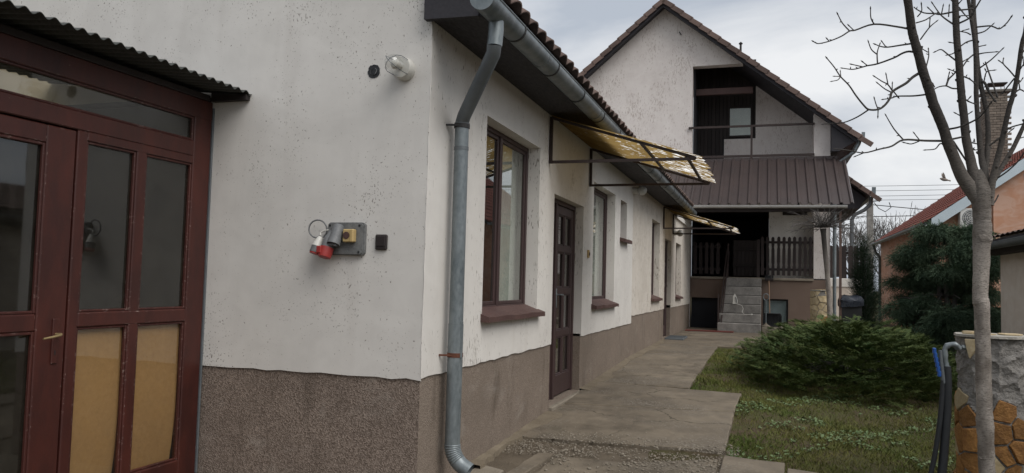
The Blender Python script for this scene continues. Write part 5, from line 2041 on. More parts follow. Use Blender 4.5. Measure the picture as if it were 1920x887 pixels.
TREE=[[(3.532,1.05,-0.069,0.0613),(3.51,1.05,0.19,0.0548),(3.506,1.05,0.349,0.0532),(3.501,1.05,0.518,0.0567),(3.499,1.05,0.586,0.0516),(3.494,1.05,0.756,0.0517),(3.493,1.05,0.996,0.0501),(3.489,1.05,1.237,0.0506),(3.483,1.05,1.289,0.0535),(3.48,1.05,1.34,0.0507),(3.488,1.05,1.584,0.0557),(3.496,1.05,1.759,0.0628),(3.496,1.05,1.811,0.0593),(3.494,1.05,1.899,0.0611),(3.488,1.05,1.997,0.0665),(3.483,1.05,2.057,0.056),(3.48,1.05,2.11,0.0386),(3.477,1.05,2.152,0.0175)],
[(3.479,1.05,1.941,0.049),(3.448,1.05,1.997,0.0526),(3.413,1.041,2.05,0.0509),(3.373,1.028,2.112,0.0457),(3.319,1.002,2.241,0.0404),(3.281,0.983,2.338,0.0386),(3.258,0.967,2.413,0.0369),(3.222,0.949,2.503,0.0358),(3.192,0.934,2.576,0.0351),(3.164,0.916,2.669,0.0344),(3.126,0.893,2.779,0.0333),(3.09,0.867,2.909,0.0322),(3.066,0.85,2.991,0.0315),(3.049,0.836,3.057,0.0304),(3.02,0.798,3.241,0.0286),(2.983,0.756,3.441,0.026),(2.939,0.707,3.674,0.0225),(2.884,0.644,3.97,0.0172)],
[(3.491,1.05,1.941,0.0455),(3.468,1.054,2.058,0.0421),(3.446,1.062,2.151,0.037),(3.43,1.07,2.249,0.0336),(3.411,1.081,2.376,0.0309),(3.405,1.09,2.493,0.0292),(3.395,1.101,2.623,0.0279),(3.39,1.108,2.712,0.0273),(3.386,1.115,2.794,0.0266),(3.382,1.124,2.91,0.026),(3.374,1.134,3.038,0.0253),(3.371,1.145,3.171,0.024),(3.37,1.158,3.339,0.0226),(3.369,1.176,3.57,0.0202),(3.365,1.197,3.843,0.0166),(3.352,1.224,4.201,0.0112)],
[(3.5,1.05,1.976,0.0385),(3.519,1.083,2.132,0.0264),(3.51,1.103,2.209,0.023),(3.505,1.138,2.348,0.02),(3.504,1.178,2.508,0.018),(3.506,1.221,2.682,0.0174),(3.512,1.245,2.78,0.0172),(3.523,1.306,3.039,0.0167),(3.515,1.349,3.223,0.0157),(3.507,1.373,3.327,0.0143),(3.502,1.392,3.411,0.0132),(3.496,1.449,3.666,0.0115),(3.497,1.506,3.926,0.0085)],
[(3.51,1.05,1.986,0.0314),(3.526,1.101,2.155,0.0212),(3.542,1.126,2.23,0.0195),(3.566,1.183,2.401,0.0179),(3.571,1.235,2.564,0.0163),(3.559,1.277,2.7,0.0165),(3.549,1.312,2.814,0.0166),(3.547,1.356,2.957,0.0149),(3.548,1.413,3.145,0.0188),(3.549,1.456,3.294,0.019),(3.557,1.5,3.445,0.0173),(3.579,1.575,3.708,0.0156),(3.611,1.65,3.977,0.0118)],
[(3.54,1.05,1.916,0.0279),(3.543,1.05,1.989,0.0279),(3.56,1.041,2.111,0.0226),(3.58,1.032,2.211,0.0209),(3.606,1.021,2.341,0.0191),(3.64,1.004,2.529,0.0173),(3.662,0.996,2.62,0.0173),(3.685,0.985,2.742,0.0155),(3.709,0.967,2.948,0.0155),(3.725,0.96,3.025,0.0137),(3.746,0.942,3.227,0.012),(3.786,0.918,3.493,0.0085)],
[(3.529,1.054,2.022,0.021),(3.569,1.067,2.082,0.0175),(3.628,1.088,2.187,0.0158),(3.689,1.111,2.295,0.0158),(3.76,1.142,2.447,0.0141),(3.836,1.178,2.619,0.0124),(3.945,1.23,2.878,0.0089)],
[(3.035,0.836,3.058,0.008),(2.964,0.813,3.071,0.0075),(2.819,0.79,3.093,0.007),(2.705,0.767,3.055,0.0065),(2.666,0.744,3.044,0.006),(2.612,0.721,3.005,0.0054),(2.538,0.698,2.971,0.0049),(2.471,0.675,2.953,0.0044),(2.442,0.651,2.959,0.0039)],
[(2.819,0.79,3.093,0.0056),(2.796,0.76,3.127,0.0047),(2.79,0.729,3.171,0.0038)],
[(2.666,0.744,3.044,0.0056),(2.621,0.733,3.097,0.0048),(2.594,0.723,3.15,0.0039)],
[(2.692,0.759,3.053,0.0042),(2.666,0.74,3.074,0.0039)],
[(2.538,0.698,2.971,0.0042),(2.529,0.689,2.979,0.0039)],
[(3.053,0.855,2.966,0.0077),(2.985,0.846,2.957,0.0068),(2.905,0.837,2.947,0.0058),(2.864,0.828,2.952,0.0048),(2.835,0.819,2.963,0.0039)],
[(2.896,0.835,2.947,0.0046),(2.878,0.861,2.989,0.0039)],
[(3.074,0.867,2.91,0.0091),(3.039,0.893,2.925,0.0085),(3.004,0.919,2.922,0.0079),(2.959,0.945,2.903,0.0073),(2.862,0.972,2.876,0.0067),(2.803,0.998,2.874,0.0061),(2.773,1.024,2.873,0.0054),(2.717,1.051,2.868,0.0048),(2.658,1.077,2.886,0.0041)],
[(2.862,0.972,2.876,0.0062),(2.863,0.997,2.958,0.0051),(2.881,1.023,3.02,0.004)],
[(2.86,0.994,2.949,0.0055),(2.825,0.974,2.977,0.0047),(2.806,0.954,3.018,0.004)],
[(2.78,1.018,2.871,0.0055),(2.712,1.022,2.894,0.0041)],
[(2.803,0.998,2.874,0.0047),(2.777,0.987,2.894,0.004)],
[(3.106,0.893,2.779,0.0119),(3.059,0.876,2.746,0.0113),(3.017,0.858,2.704,0.0107),(2.936,0.841,2.651,0.0101),(2.918,0.823,2.604,0.0095),(2.884,0.805,2.553,0.0089),(2.842,0.788,2.523,0.0083),(2.785,0.77,2.521,0.0077),(2.751,0.752,2.548,0.0071),(2.702,0.735,2.612,0.0065),(2.66,0.717,2.675,0.006),(2.607,0.7,2.732,0.0054),(2.569,0.682,2.79,0.0048),(2.526,0.664,2.843,0.0042)],
[(2.607,0.7,2.732,0.0042),(2.577,0.681,2.73,0.0031)],
[(2.607,0.7,2.731,0.0042),(2.59,0.687,2.707,0.0037),(2.562,0.675,2.698,0.0031)],
[(2.609,0.7,2.732,0.0042),(2.608,0.717,2.763,0.0032)],
[(2.782,0.77,2.519,0.0063),(2.718,0.809,2.482,0.0056),(2.641,0.849,2.457,0.0048),(2.57,0.888,2.462,0.0041),(2.523,0.928,2.467,0.0033)],
[(2.842,0.788,2.523,0.0049),(2.832,0.804,2.56,0.0044),(2.825,0.821,2.599,0.0039)],
[(2.842,0.788,2.523,0.0049),(2.843,0.805,2.489,0.0038)],
[(2.936,0.841,2.651,0.006),(2.905,0.817,2.691,0.0052),(2.867,0.794,2.709,0.0045),(2.824,0.77,2.734,0.0038)],
[(2.905,0.817,2.691,0.0049),(2.893,0.8,2.745,0.0038)],
[(2.926,0.837,2.645,0.0053),(2.89,0.847,2.671,0.0046),(2.853,0.856,2.709,0.0039)],
[(2.932,0.836,2.659,0.0046),(2.935,0.849,2.698,0.0039)],
[(2.94,0.841,2.651,0.0056),(2.967,0.864,2.623,0.0049)],
[(3.145,0.922,2.638,0.0077),(3.081,0.963,2.642,0.0068),(2.987,1.003,2.654,0.0059),(2.957,1.043,2.652,0.005),(2.917,1.084,2.656,0.004)],
[(3.261,0.983,2.337,0.0098),(3.14,0.942,2.335,0.0089),(3.008,0.9,2.337,0.008),(2.931,0.859,2.29,0.0071),(2.855,0.818,2.266,0.0062),(2.755,0.776,2.237,0.0053),(2.663,0.735,2.248,0.0044),(2.584,0.694,2.254,0.0035)],
[(3.008,0.9,2.337,0.0063),(2.955,0.916,2.414,0.0051),(2.911,0.931,2.504,0.0039)],
[(3.107,0.931,2.341,0.0049),(3.084,0.943,2.38,0.0039)],
[(3.107,0.931,2.331,0.0049),(3.06,0.932,2.314,0.0044),(3.025,0.932,2.322,0.0039)],
[(3.265,0.987,2.32,0.0063),(3.234,0.965,2.315,0.0055),(3.203,0.943,2.279,0.0047),(3.148,0.921,2.27,0.0038)],
[(2.755,0.776,2.237,0.0045),(2.713,0.774,2.219,0.0038)],
[(3.289,0.967,2.412,0.0084),(3.348,0.916,2.417,0.0076),(3.419,0.864,2.447,0.0068),(3.444,0.812,2.469,0.0061),(3.476,0.761,2.523,0.0053)],
[(3.261,0.983,2.337,0.0091),(3.387,1.066,2.375,0.0078)],
[(3.315,0.983,2.335,0.0084),(3.41,1.071,2.215,0.0071)],
[(3.102,0.85,2.987,0.0059),(3.156,0.856,3.065,0.0049),(3.193,0.861,3.1,0.0038)],
[(3.156,0.856,3.065,0.0049),(3.157,0.841,3.108,0.0038)],
[(3.143,0.885,2.818,0.0056),(3.163,0.919,2.891,0.0048),(3.168,0.953,2.945,0.0039)],
[(3.162,0.941,2.926,0.0049),(3.136,0.945,2.947,0.0039)],
[(3.074,0.828,3.094,0.0056),(3.137,0.867,3.122,0.0052),(3.194,0.906,3.167,0.0049)],
[(3.354,1.151,3.254,0.0077),(3.282,1.179,3.253,0.007),(3.25,1.207,3.271,0.0063),(3.195,1.235,3.289,0.0056),(3.155,1.262,3.325,0.0049),(3.144,1.29,3.349,0.0042)],
[(3.352,1.144,3.168,0.0076),(3.283,1.146,3.233,0.0058),(3.232,1.147,3.318,0.004)],
[(3.289,1.176,3.253,0.0055),(3.297,1.17,3.299,0.004)],
[(3.327,1.149,3.222,0.0051),(3.333,1.158,3.292,0.004)],
[(3.25,1.207,3.271,0.0052),(3.22,1.202,3.304,0.0041)],
[(3.08,0.82,3.131,0.0052),(3.101,0.798,3.158,0.0045),(3.097,0.776,3.19,0.0038)],
[(3.388,1.145,3.17,0.008),(3.452,1.124,3.199,0.0073),(3.477,1.104,3.248,0.0066),(3.504,1.084,3.3,0.006),(3.524,1.063,3.34,0.0053)],
[(3.387,1.152,3.264,0.0073),(3.475,1.194,3.279,0.0062)],
[(3.391,1.154,3.285,0.0062),(3.422,1.115,3.211,0.005),(3.441,1.077,3.171,0.0039)],
[(3.384,1.155,3.303,0.0058),(3.406,1.122,3.327,0.004)],
[(3.359,1.157,3.322,0.0055),(3.338,1.163,3.352,0.004)],
[(3.538,1.344,3.197,0.0071),(3.614,1.326,3.194,0.0066),(3.639,1.309,3.178,0.0061),(3.667,1.291,3.158,0.0056),(3.703,1.274,3.187,0.0052),(3.723,1.257,3.217,0.0047)],
[(3.535,1.332,3.147,0.0067),(3.587,1.335,3.161,0.0054),(3.632,1.338,3.201,0.0041)],
[(3.501,1.33,3.14,0.006),(3.475,1.328,3.157,0.005),(3.437,1.327,3.168,0.0041)],
[(3.51,1.32,3.098,0.0067),(3.47,1.31,3.085,0.0061),(3.435,1.3,3.059,0.0056)],
[(3.536,1.308,3.046,0.0059),(3.584,1.342,3.063,0.0041)],
[(3.536,1.296,2.991,0.0063),(3.57,1.269,2.99,0.0051),(3.625,1.243,2.985,0.004)],
[(3.537,1.27,2.885,0.007),(3.603,1.258,2.934,0.0055),(3.665,1.245,2.997,0.004)],
[(3.507,1.295,2.989,0.0067),(3.468,1.271,2.951,0.0061),(3.434,1.248,2.9,0.0055)],
[(3.364,1.124,2.908,0.0069),(3.316,1.134,2.959,0.0059),(3.281,1.145,2.996,0.005),(3.254,1.155,2.991,0.004)],
[(3.365,1.129,2.971,0.0054),(3.342,1.12,2.955,0.0047),(3.318,1.111,2.948,0.004)],
[(3.377,1.108,2.711,0.0072),(3.336,1.098,2.713,0.0064),(3.298,1.089,2.729,0.0056),(3.253,1.079,2.723,0.0048),(3.219,1.07,2.704,0.004)],
[(3.298,1.089,2.729,0.0079),(3.316,1.104,2.777,0.0072),(3.348,1.12,2.812,0.0065),(3.369,1.135,2.84,0.0058)],
[(3.308,1.101,2.769,0.005),(3.315,1.09,2.806,0.004)],
[(3.369,1.132,2.831,0.0051),(3.351,1.134,2.841,0.0045),(3.336,1.136,2.849,0.004)],
[(3.226,1.073,2.721,0.0047),(3.221,1.084,2.74,0.004)],
[(3.404,1.115,2.796,0.0065),(3.434,1.09,2.771,0.0059),(3.457,1.065,2.739,0.0053)],
[(3.415,1.102,2.634,0.0061),(3.438,1.081,2.61,0.0055),(3.455,1.06,2.595,0.005)],
[(3.424,1.094,2.626,0.0046),(3.432,1.088,2.636,0.0039)],
[(3.403,1.123,2.897,0.0061),(3.427,1.134,2.913,0.004)],
[(3.359,1.134,3.031,0.0054),(3.342,1.137,3.037,0.004)],
[(3.493,1.341,3.187,0.0052),(3.46,1.327,3.175,0.0041)],
[(3.462,1.119,3.209,0.005),(3.409,1.105,3.208,0.004)],
[(3.549,1.308,2.8,0.0133),(3.571,1.282,2.784,0.0115),(3.593,1.255,2.709,0.0097),(3.615,1.229,2.652,0.008)],
[(3.575,1.311,2.806,0.0055),(3.589,1.307,2.865,0.0048),(3.625,1.304,2.874,0.004)],
[(3.594,1.355,2.949,0.0056),(3.599,1.274,2.839,0.0064),(3.621,1.193,2.676,0.0072)],
[(3.589,1.307,2.865,0.0044),(3.586,1.311,2.876,0.0041)],
[(3.673,0.985,2.742,0.0062),(3.646,1.014,2.799,0.0054),(3.623,1.044,2.848,0.0047),(3.631,1.073,2.884,0.0039)],
[(3.623,1.044,2.848,0.0049),(3.61,1.061,2.868,0.0039)],
[(3.67,0.985,2.734,0.0062),(3.62,1.025,2.66,0.0052)],
[(3.67,0.994,2.638,0.0069),(3.707,1.018,2.665,0.0059),(3.738,1.042,2.658,0.0049),(3.767,1.066,2.654,0.0038)],
[(3.693,0.982,2.775,0.0055),(3.714,0.948,2.816,0.0046),(3.72,0.914,2.829,0.0037)],
[(3.708,1.018,2.669,0.0052),(3.693,0.994,2.739,0.0038)],
[(3.68,0.989,2.703,0.0041),(3.704,1.006,2.71,0.004),(3.722,1.023,2.733,0.0038)],
[(3.715,0.956,2.802,0.0044),(3.717,0.976,2.855,0.0038)],
[(3.534,1.024,2.305,0.007),(3.596,1.014,2.358,0.0066),(3.639,1.003,2.411,0.0062),(3.718,0.993,2.436,0.0058),(3.737,0.983,2.442,0.0055)],
[(3.449,1.138,2.35,0.0054),(3.497,1.176,2.345,0.0047),(3.565,1.214,2.338,0.004)],
[(3.439,1.075,2.299,0.0053),(3.459,1.079,2.288,0.0046),(3.483,1.084,2.291,0.0039)],
[(3.541,1.05,1.913,0.007),(3.572,1.068,1.94,0.0059),(3.592,1.087,1.973,0.0049)],
[(3.577,1.068,2.088,0.0063),(3.638,1.04,2.136,0.0059),(3.691,1.013,2.195,0.0055),(3.718,0.986,2.246,0.0051)],
[(3.412,1.102,2.636,0.005),(3.432,1.086,2.613,0.0044),(3.459,1.07,2.599,0.0039)],
[(3.382,1.093,2.523,0.005),(3.36,1.091,2.537,0.0039)],
[(3.642,1.016,2.387,0.0048),(3.655,1.003,2.399,0.0038)],
[(3.731,1.125,2.365,0.0046),(3.756,1.12,2.372,0.0039)],
[(3.482,1.163,2.354,0.0043),(3.482,1.17,2.364,0.004)],
[(3.424,1.094,2.53,0.0053),(3.436,1.089,2.538,0.0039)]]
# ================================================================== STONE PILLARS
def clip(poly, p, n):
    out = []
    for i in range(len(poly)):
        a, b = poly[i], poly[(i + 1) % len(poly)]
        da, db = np.dot(a - p, n), np.dot(b - p, n)
        if da <= 0:
            out.append(a)
        if da * db < 0:
            out.append(a + (b - a) * da / (da - db))
    return out

def stone_pillar(name, label, c, r, z0, z1, sp, seed, lost, group):
    """mortar core clad in broken flat stones; lost(theta, z) says where stones have fallen off"""
    rg = random.Random(seed)
    t = thing(name, label, 'pillar', (c[0], c[1], z0), group)
    W = 2 * PI * r
    nc, nr = max(5, int(W / sp)), max(4, int((z1 - z0) / sp))
    S = []
    for i in range(-1, nc + 1):
        for j in range(-1, nr + 1):
            ii = i % nc
            rg2 = random.Random(seed * 977 + ii * 31 + j)
            S.append((np.array(((i + .5 + (j % 2) * .5 + rg2.uniform(-.48, .48)) * W / nc, z0 + (j + .5 + rg2.uniform(-.48, .48)) * (z1 - z0) / nr)), i, j))
    mb = MB()
    nz, na = 70, 110
    SP = np.array([q for q, _, _ in S])
    vs = []
    for i in range(nz + 1):
        z = z0 - .1 + (z1 - z0 + .1) * i / nz
        for k in range(na):
            a = 2 * PI * k / na
            dd = np.sort(np.hypot(SP[:, 0] - a * r, SP[:, 1] - z))[:2]
            ridge = math.exp(-((dd[1] - dd[0]) / .022) ** 2) * .016 - .008 + .5 * dd[0] * math.sin(SP[0, 1] * 9 + i * .9 + k * .7) * .06
            rr = r * (1 + .012 * math.sin(7 * a + z * 13) + .010 * math.sin(13 * a - z * 29)) + ridge + rg.uniform(-.003, .003)
            vs.append((c[0] + rr * math.cos(a), c[1] + rr * math.sin(a), z))
    fs = [(i * na + k, i * na + (k + 1) % na, (i + 1) * na + (k + 1) % na, (i + 1) * na + k) for i in range(nz) for k in range(na)]
    fs.append(tuple(range(nz * na, nz * na + na)))
    mb.add(vs, fs)
    mb.build('core', 'mortar', t, True)
    for (s, i, j) in S:
        if i < 0 or i >= nc:
            continue
        poly = [s + np.array(q) * sp * 1.6 for q in ((-1, -1), (1, -1), (1, 1), (-1, 1))]
        for (q, _, _) in S:
            d = q - s
            L = np.linalg.norm(d)
            if 1e-6 < L < sp * 3:
                poly = clip(poly, s + d / 2 - d / L * .0065, d / L)
                if len(poly) < 3:
                    break
        if len(poly) >= 3:
            poly = clip(poly, np.array((0, z1 - .012)), np.array((0, 1.)))
        if len(poly) >= 3:
            poly = clip(poly, np.array((0, z0 - .05)), np.array((0, -1.)))
        if len(poly) < 3:
            continue
        cen = np.mean(poly, axis=0)
        what = lost(cen[0] / r, cen[1], rg)
        if what is None:
            continue
        dense = []
        for k in range(len(poly)):
            a, b = poly[k], poly[(k + 1) % len(poly)]
            m_ = max(1, int(np.linalg.norm(b - a) / .05))
            for q in range(m_):
                dense.append(a + (b - a) * q / m_ + np.array((rg.uniform(-.002, .002), rg.uniform(-.002, .002))))
        th = r + rg.uniform(.013, .030)
        tilt = rg.uniform(-.012, .012)
        def P(p, rr):
            return (c[0] + rr * math.cos(p[0] / r), c[1] + rr * math.sin(p[0] / r), p[1])
        n = len(dense)
        ins = [cen + (p - cen) * .93 for p in dense]
        vs = [P(p, r - .012) for p in dense] + [P(p, th - .006) for p in dense] + [P(p, th + tilt * (p[0] - cen[0]) * 10) for p in ins] + [P(cen, th + .002)]
        fs = []
        for k in range(n):
            k2 = (k + 1) % n
            fs += [(k, k2, n + k2, n + k), (n + k, n + k2, 2 * n + k2, 2 * n + k), (2 * n + k, 2 * n + k2, 3 * n)]
        m2 = MB()
        m2.add(vs, fs)
        m2.build('stone', what, t)
    # broken flat cap stones
    m2 = MB()
    n = 30
    pts = [(c[0] + (r + .025 + rg.uniform(-.012, .012)) * math.cos(2 * PI * k / n), c[1] + (r + .025 + rg.uniform(-.012, .012)) * math.sin(2 * PI * k / n)) for k in range(n)]
    m2.prism(pts, 'z', z1 + .001, z1 + .018)
    m2.build('cap', 'stone_top', t)
    for k in range(5):
        a = rg.uniform(0, 6.28)
        q = np.array((c[0] + r * .5 * math.cos(a), c[1] + r * .5 * math.sin(a)))
        pp = [(q[0] + rg.uniform(.07, .11) * math.cos(b), q[1] + rg.uniform(.07, .11) * math.sin(b)) for b in np.linspace(0, 2 * PI, 7)[:-1]]
        m2 = MB()
        m2.prism(pp, 'z', z1 + .0185 + k * .0015, z1 + .026 + k * .0022)
        m2.build('cap_stone', 'stone_cream', t)
    return t

def lost_near(th, z, rg):
    b = .52 + .07 * math.sin(th * 3.0) + .05 * math.sin(th * 7.1)
    if z > b + .02:
        q = rg.random()
        return 'stone_cream' if q < .14 else ('stone_ochre' if q < .18 else None)
    if z > b - .10:
        return 'stone_cream' if rg.random() < .55 else 'stone_ochre'
    return 'stone_ochre' if rg.random() < .74 else 'stone_cream'
stone_pillar('stone_pillar', 'near stone clad pillar, grey mortar above ochre stones, behind the white trunk', (3.70, 1.66), .222, gz(1.6), 1.03, .135, 5, lost_near, 'stone clad garden pillars')
def lost_far(th, z, rg):
    if z > .72:
        return 'stone_cream' if rg.random() < .9 else None
    return 'stone_cream' if rg.random() < .6 else 'stone_ochre'
stone_pillar('stone_pillar', 'far stone clad pillar of pale stones beside the small pollarded tree', (3.46, 16.0), .225, gz(16), 1.30, .15, 9, lost_far, 'stone clad garden pillars')

# tap and hoses at the near pillar
tap = thing('garden_tap', 'grey pipe tap with blue lever on the side of the near stone pillar', 'tap', (3.40, 1.52, .93))
mb = MB()
mb.tube([(3.56, 1.56, .955), (3.44, 1.52, .955)], .013, 12)
mb.tube([(3.50, 1.54, .955), (3.47, 1.53, .955)], .020, 6)
mb.build('inlet_pipe', 'zinc', tap, True)
mb = MB()
rr = [.017 if k % 3 else .022 for k in range(13)]
mb.tube([(3.44, 1.52, .956)] + [(3.41 + .05 * math.cos(t), 1.50, .93 + .045 * math.sin(t)) for t in np.linspace(.6, 3.0, 8)] + [(3.36, 1.50, .90), (3.362, 1.50, .87), (3.368, 1.50, .84), (3.372, 1.50, .80)], rr, 12)
mb.build('elbow', 'zinc', tap, True)
mb = MB()
mb.tube([(3.33, 1.49, .93), (3.335, 1.49, .84), (3.345, 1.49, .74), (3.35, 1.49, .70)], [.012, .014, .016, .014], 10)
mb.build('valve', 'zinc_dark', tap, True)
mb = MB()
for k in range(6):
    mb.cbox(3.282 + k * .006, 3.302 + k * .006, 1.47, 1.51, .905 - k * .032, .945 - k * .032, .004)
mb.build('lever', 'plastic_blue', tap)
for (pts, rad, lb) in (([(3.375, 1.50, .82), (3.378, 1.50, .72), (3.372, 1.50, .5), (3.352, 1.49, .25), (3.325, 1.47, .0), (3.27, 1.45, -.07), (3.10, 1.42, -.085), (2.95, 1.2, -.09)], [.024, .028, .029, .030, .030, .030, .030, .030], 'thicker black hose hanging from the pillar tap'),
                       ([(3.345, 1.49, .72), (3.340, 1.49, .60), (3.32, 1.48, .40), (3.29, 1.47, .20), (3.25, 1.46, .02), (3.19, 1.45, -.08), (3.0, 1.5, -.09), (2.9, 1.6, -.09)], [.014, .017, .017, .017, .017, .017, .017, .017], 'thinner black hose hanging left of the thick one at the tap')):
    # densify for smooth curves
    P = np.array(pts)
    t0 = np.arange(len(P))
    tt = np.linspace(0, len(P) - 1, 40)
    q = np.stack([np.interp(tt, t0, P[:, k]) for k in range(3)], 1)
    for _ in range(3):
        q[1:-1] = (q[:-2] + 2 * q[1:-1] + q[2:]) / 4
    mb = MB()
    mb.tube(q, list(np.interp(tt, t0, rad)), 12)
    o = mb.build('garden_hose', 'hose_rubber', None, True)
    tag(o, lb, 'hose', 'hoses at the pillar tap')

# ================================================================== FOREGROUND TREE
def smooth_line(l, k=4):
    P = np.array(l)
    if len(P) < 3:
        return P
    t0 = np.arange(len(P))
    tt = np.linspace(0, len(P) - 1, (len(P) - 1) * k + 1)
    Q = np.zeros((len(tt), P.shape[1]))
    for j, t in enumerate(tt):                                   # Catmull-Rom
        i = min(int(t), len(P) - 2)
        u = t - i
        p0, p1, p2, p3 = P[max(i - 1, 0)], P[i], P[i + 1], P[min(i + 2, len(P) - 1)]
        Q[j] = .5 * (2 * p1 + (p2 - p0) * u + (2 * p0 - 5 * p1 + 4 * p2 - p3) * u ** 2 + (3 * p1 - p0 - 3 * p2 + p3) * u ** 3)
    Q[:, 3] = np.maximum(Q[:, 3], P[:, 3].min() * .9)
    return Q
tree = thing('bare_tree', 'leafless tree with limewashed trunk in front of the near stone pillar', 'tree', (3.53, 1.05, gz(1)))
TL = [list(l) for l in TREE]
TL[0] = [(3.548, 1.05, -.25, .075)] + TL[0]
rg = random.Random(2)
def knotty(Q, amt, rnd):
    for i in range(len(Q)):
        Q[i, 3] *= 1 + rnd.uniform(-amt, amt)
    return Q
Q = knotty(smooth_line(TL[0], 9), .018, rg)
Q[:, 3] *= .88
mb = MB()
NA = 28
mb.tube(Q[:, :3], Q[:, 3], NA)
for i in range(len(Q)):                                          # scaly, ringed bark
    for k in range(NA):
        a, z = 2 * PI * k / NA, Q[i, 2]
        w_ = .030 * math.sin(3 * a + z * 9) + .022 * math.sin(5 * a - z * 23 + 1) + .028 * max(0, math.sin(z * 41 + 1.3 * math.sin(2 * a))) ** 3 + rg.uniform(-.030, .030)
        p = np.array(mb.v[i * NA + k])
        mb.v[i * NA + k] = tuple(Q[i, :3] + (p - Q[i, :3]) * (1 + w_))
for (z, a, s) in ((.30, 3.9, 1), (.62, 4.9, .9), (.80, 3.6, 1.0), (1.12, 5.4, .9), (1.56, 4.2, .8), (1.72, 5.6, 1.5), (.47, 5.3, .8)):      # pruning knots
    i = int(np.argmin(abs(Q[:, 2] - z)))
    c = Q[i, :3] + np.array((math.cos(a), math.sin(a), 0)) * Q[i, 3] * .75
    d = unit((math.cos(a), math.sin(a), .35))
    mb.lathe(c, [(.040 * s, -.028), (.032 * s, -.004), (.021 * s, .008), (.014 * s, .006), (.006, .000)], 10, d)
trunk = mb.build('trunk', 'bark_white', tree, True)
for l in TL[1:7]:
    Q = knotty(smooth_line(l, 4), .04, rg)
    Q[:, 3] *= .90
    mb = MB()
    mb.tube(Q[:, :3], Q[:, 3], 12)
    for k in range(3, len(Q) - 3, 7):
        a = rg.uniform(0, 6.28)
        mb.lathe(Q[k, :3] + np.array((math.cos(a), math.sin(a), .1)) * Q[k, 3] * .8, [(.012, -.01), (.010, .006), (.004, .014)], 7, (math.cos(a), math.sin(a), .6))
    mb.build('limb', 'bark_white', tree, True)
for l in TL[7:]:
    Q = smooth_line(l, 4)
    Q[:, 3] *= .82
    mb = MB()
    mb.tube(Q[:, :3], Q[:, 3], 7)
    e, d = Q[-1, :3], unit(Q[-1, :3] - Q[-2, :3])
    mb.tube([e, e + d * .012, e + d * .026], [Q[-1, 3] * 1.0, Q[-1, 3] * 1.45, .0006], 6)       # fat end bud
    for k in range(2, len(Q) - 1, 3):                            # side buds
        if rg.random() < .35:
            a = unit(np.array((rg.uniform(-1, 1), rg.uniform(-1, 1), rg.uniform(-.2, 1))))
            p = Q[k, :3]
            mb.tube([p, p + a * (Q[k, 3] + .006), p + a * (Q[k, 3] + .016)], [.003, .0038, .0008], 5)
    mb.build('twig', 'bark_dark', tree, True)

# ================================================================== OTHER BARE TREES
def grow(mb, p, d, L, r, depth, rg, bend=.25, nb=(2, 3), spread=.6, rmin=.004, upw=.12):
    n = 4
    pts, rad = [np.array(p)], [r]
    dd = np.array(d)
    for i in range(n):
        dd = unit(dd + np.array((rg.uniform(-bend, bend), rg.uniform(-bend, bend), rg.uniform(-bend, bend) + upw)) * .5)
        pts.append(pts[-1] + dd * L / n)
        rad.append(max(rmin, r * (1 - .38 * (i + 1) / n)))
    mb.tube(pts, rad, 6 if r > .03 else 4, False)
    if depth > 0:
        for k in range(rg.randint(*nb) + (1 if depth > 2 else 0)):
            i = rg.choice((2, 3, 4, 4))
            nd = unit(dd + np.array((rg.uniform(-1, 1), rg.uniform(-1, 1), rg.uniform(-.5, .8))) * spread)
            grow(mb, pts[i], nd, L * rg.uniform(.6, .82), max(rmin, rad[i] * .66), depth - 1, rg, bend, nb, spread, rmin, upw)
for i, (x, y, h, sd, lb) in enumerate(((8.3, 58, 7.4, 1, 'distant leafless tree left of the utility pole, above the board fence'), (9.75, 52, 6.9, 2, 'distant leafless tree just right of the utility pole'), (11.7, 60, 7.4, 3, 'distant leafless tree showing beside the lower end of the red tiled roof'))):
    t = thing('distant_tree', lb, 'tree', (x, y, .1), 'bare trees beyond the fence')
    rg = random.Random(sd)
    mb = MB()
    mb.tube([(x, y, -.1), (x + .1, y, h * .25)], [.16, .12], 8)
    mb.build('trunk', 'bark_far', t, True)
    mb = MB()
    for k in range(6):
        a = k * 1.05
        grow(mb, (x + .1, y, h * (.2 + .02 * k)), unit((math.cos(a) * .7, math.sin(a) * .7, 1)), h * .27, .07, 4, rg, .35, (2, 3), .75, .010)
    mb.build('crown', 'bark_far', t)

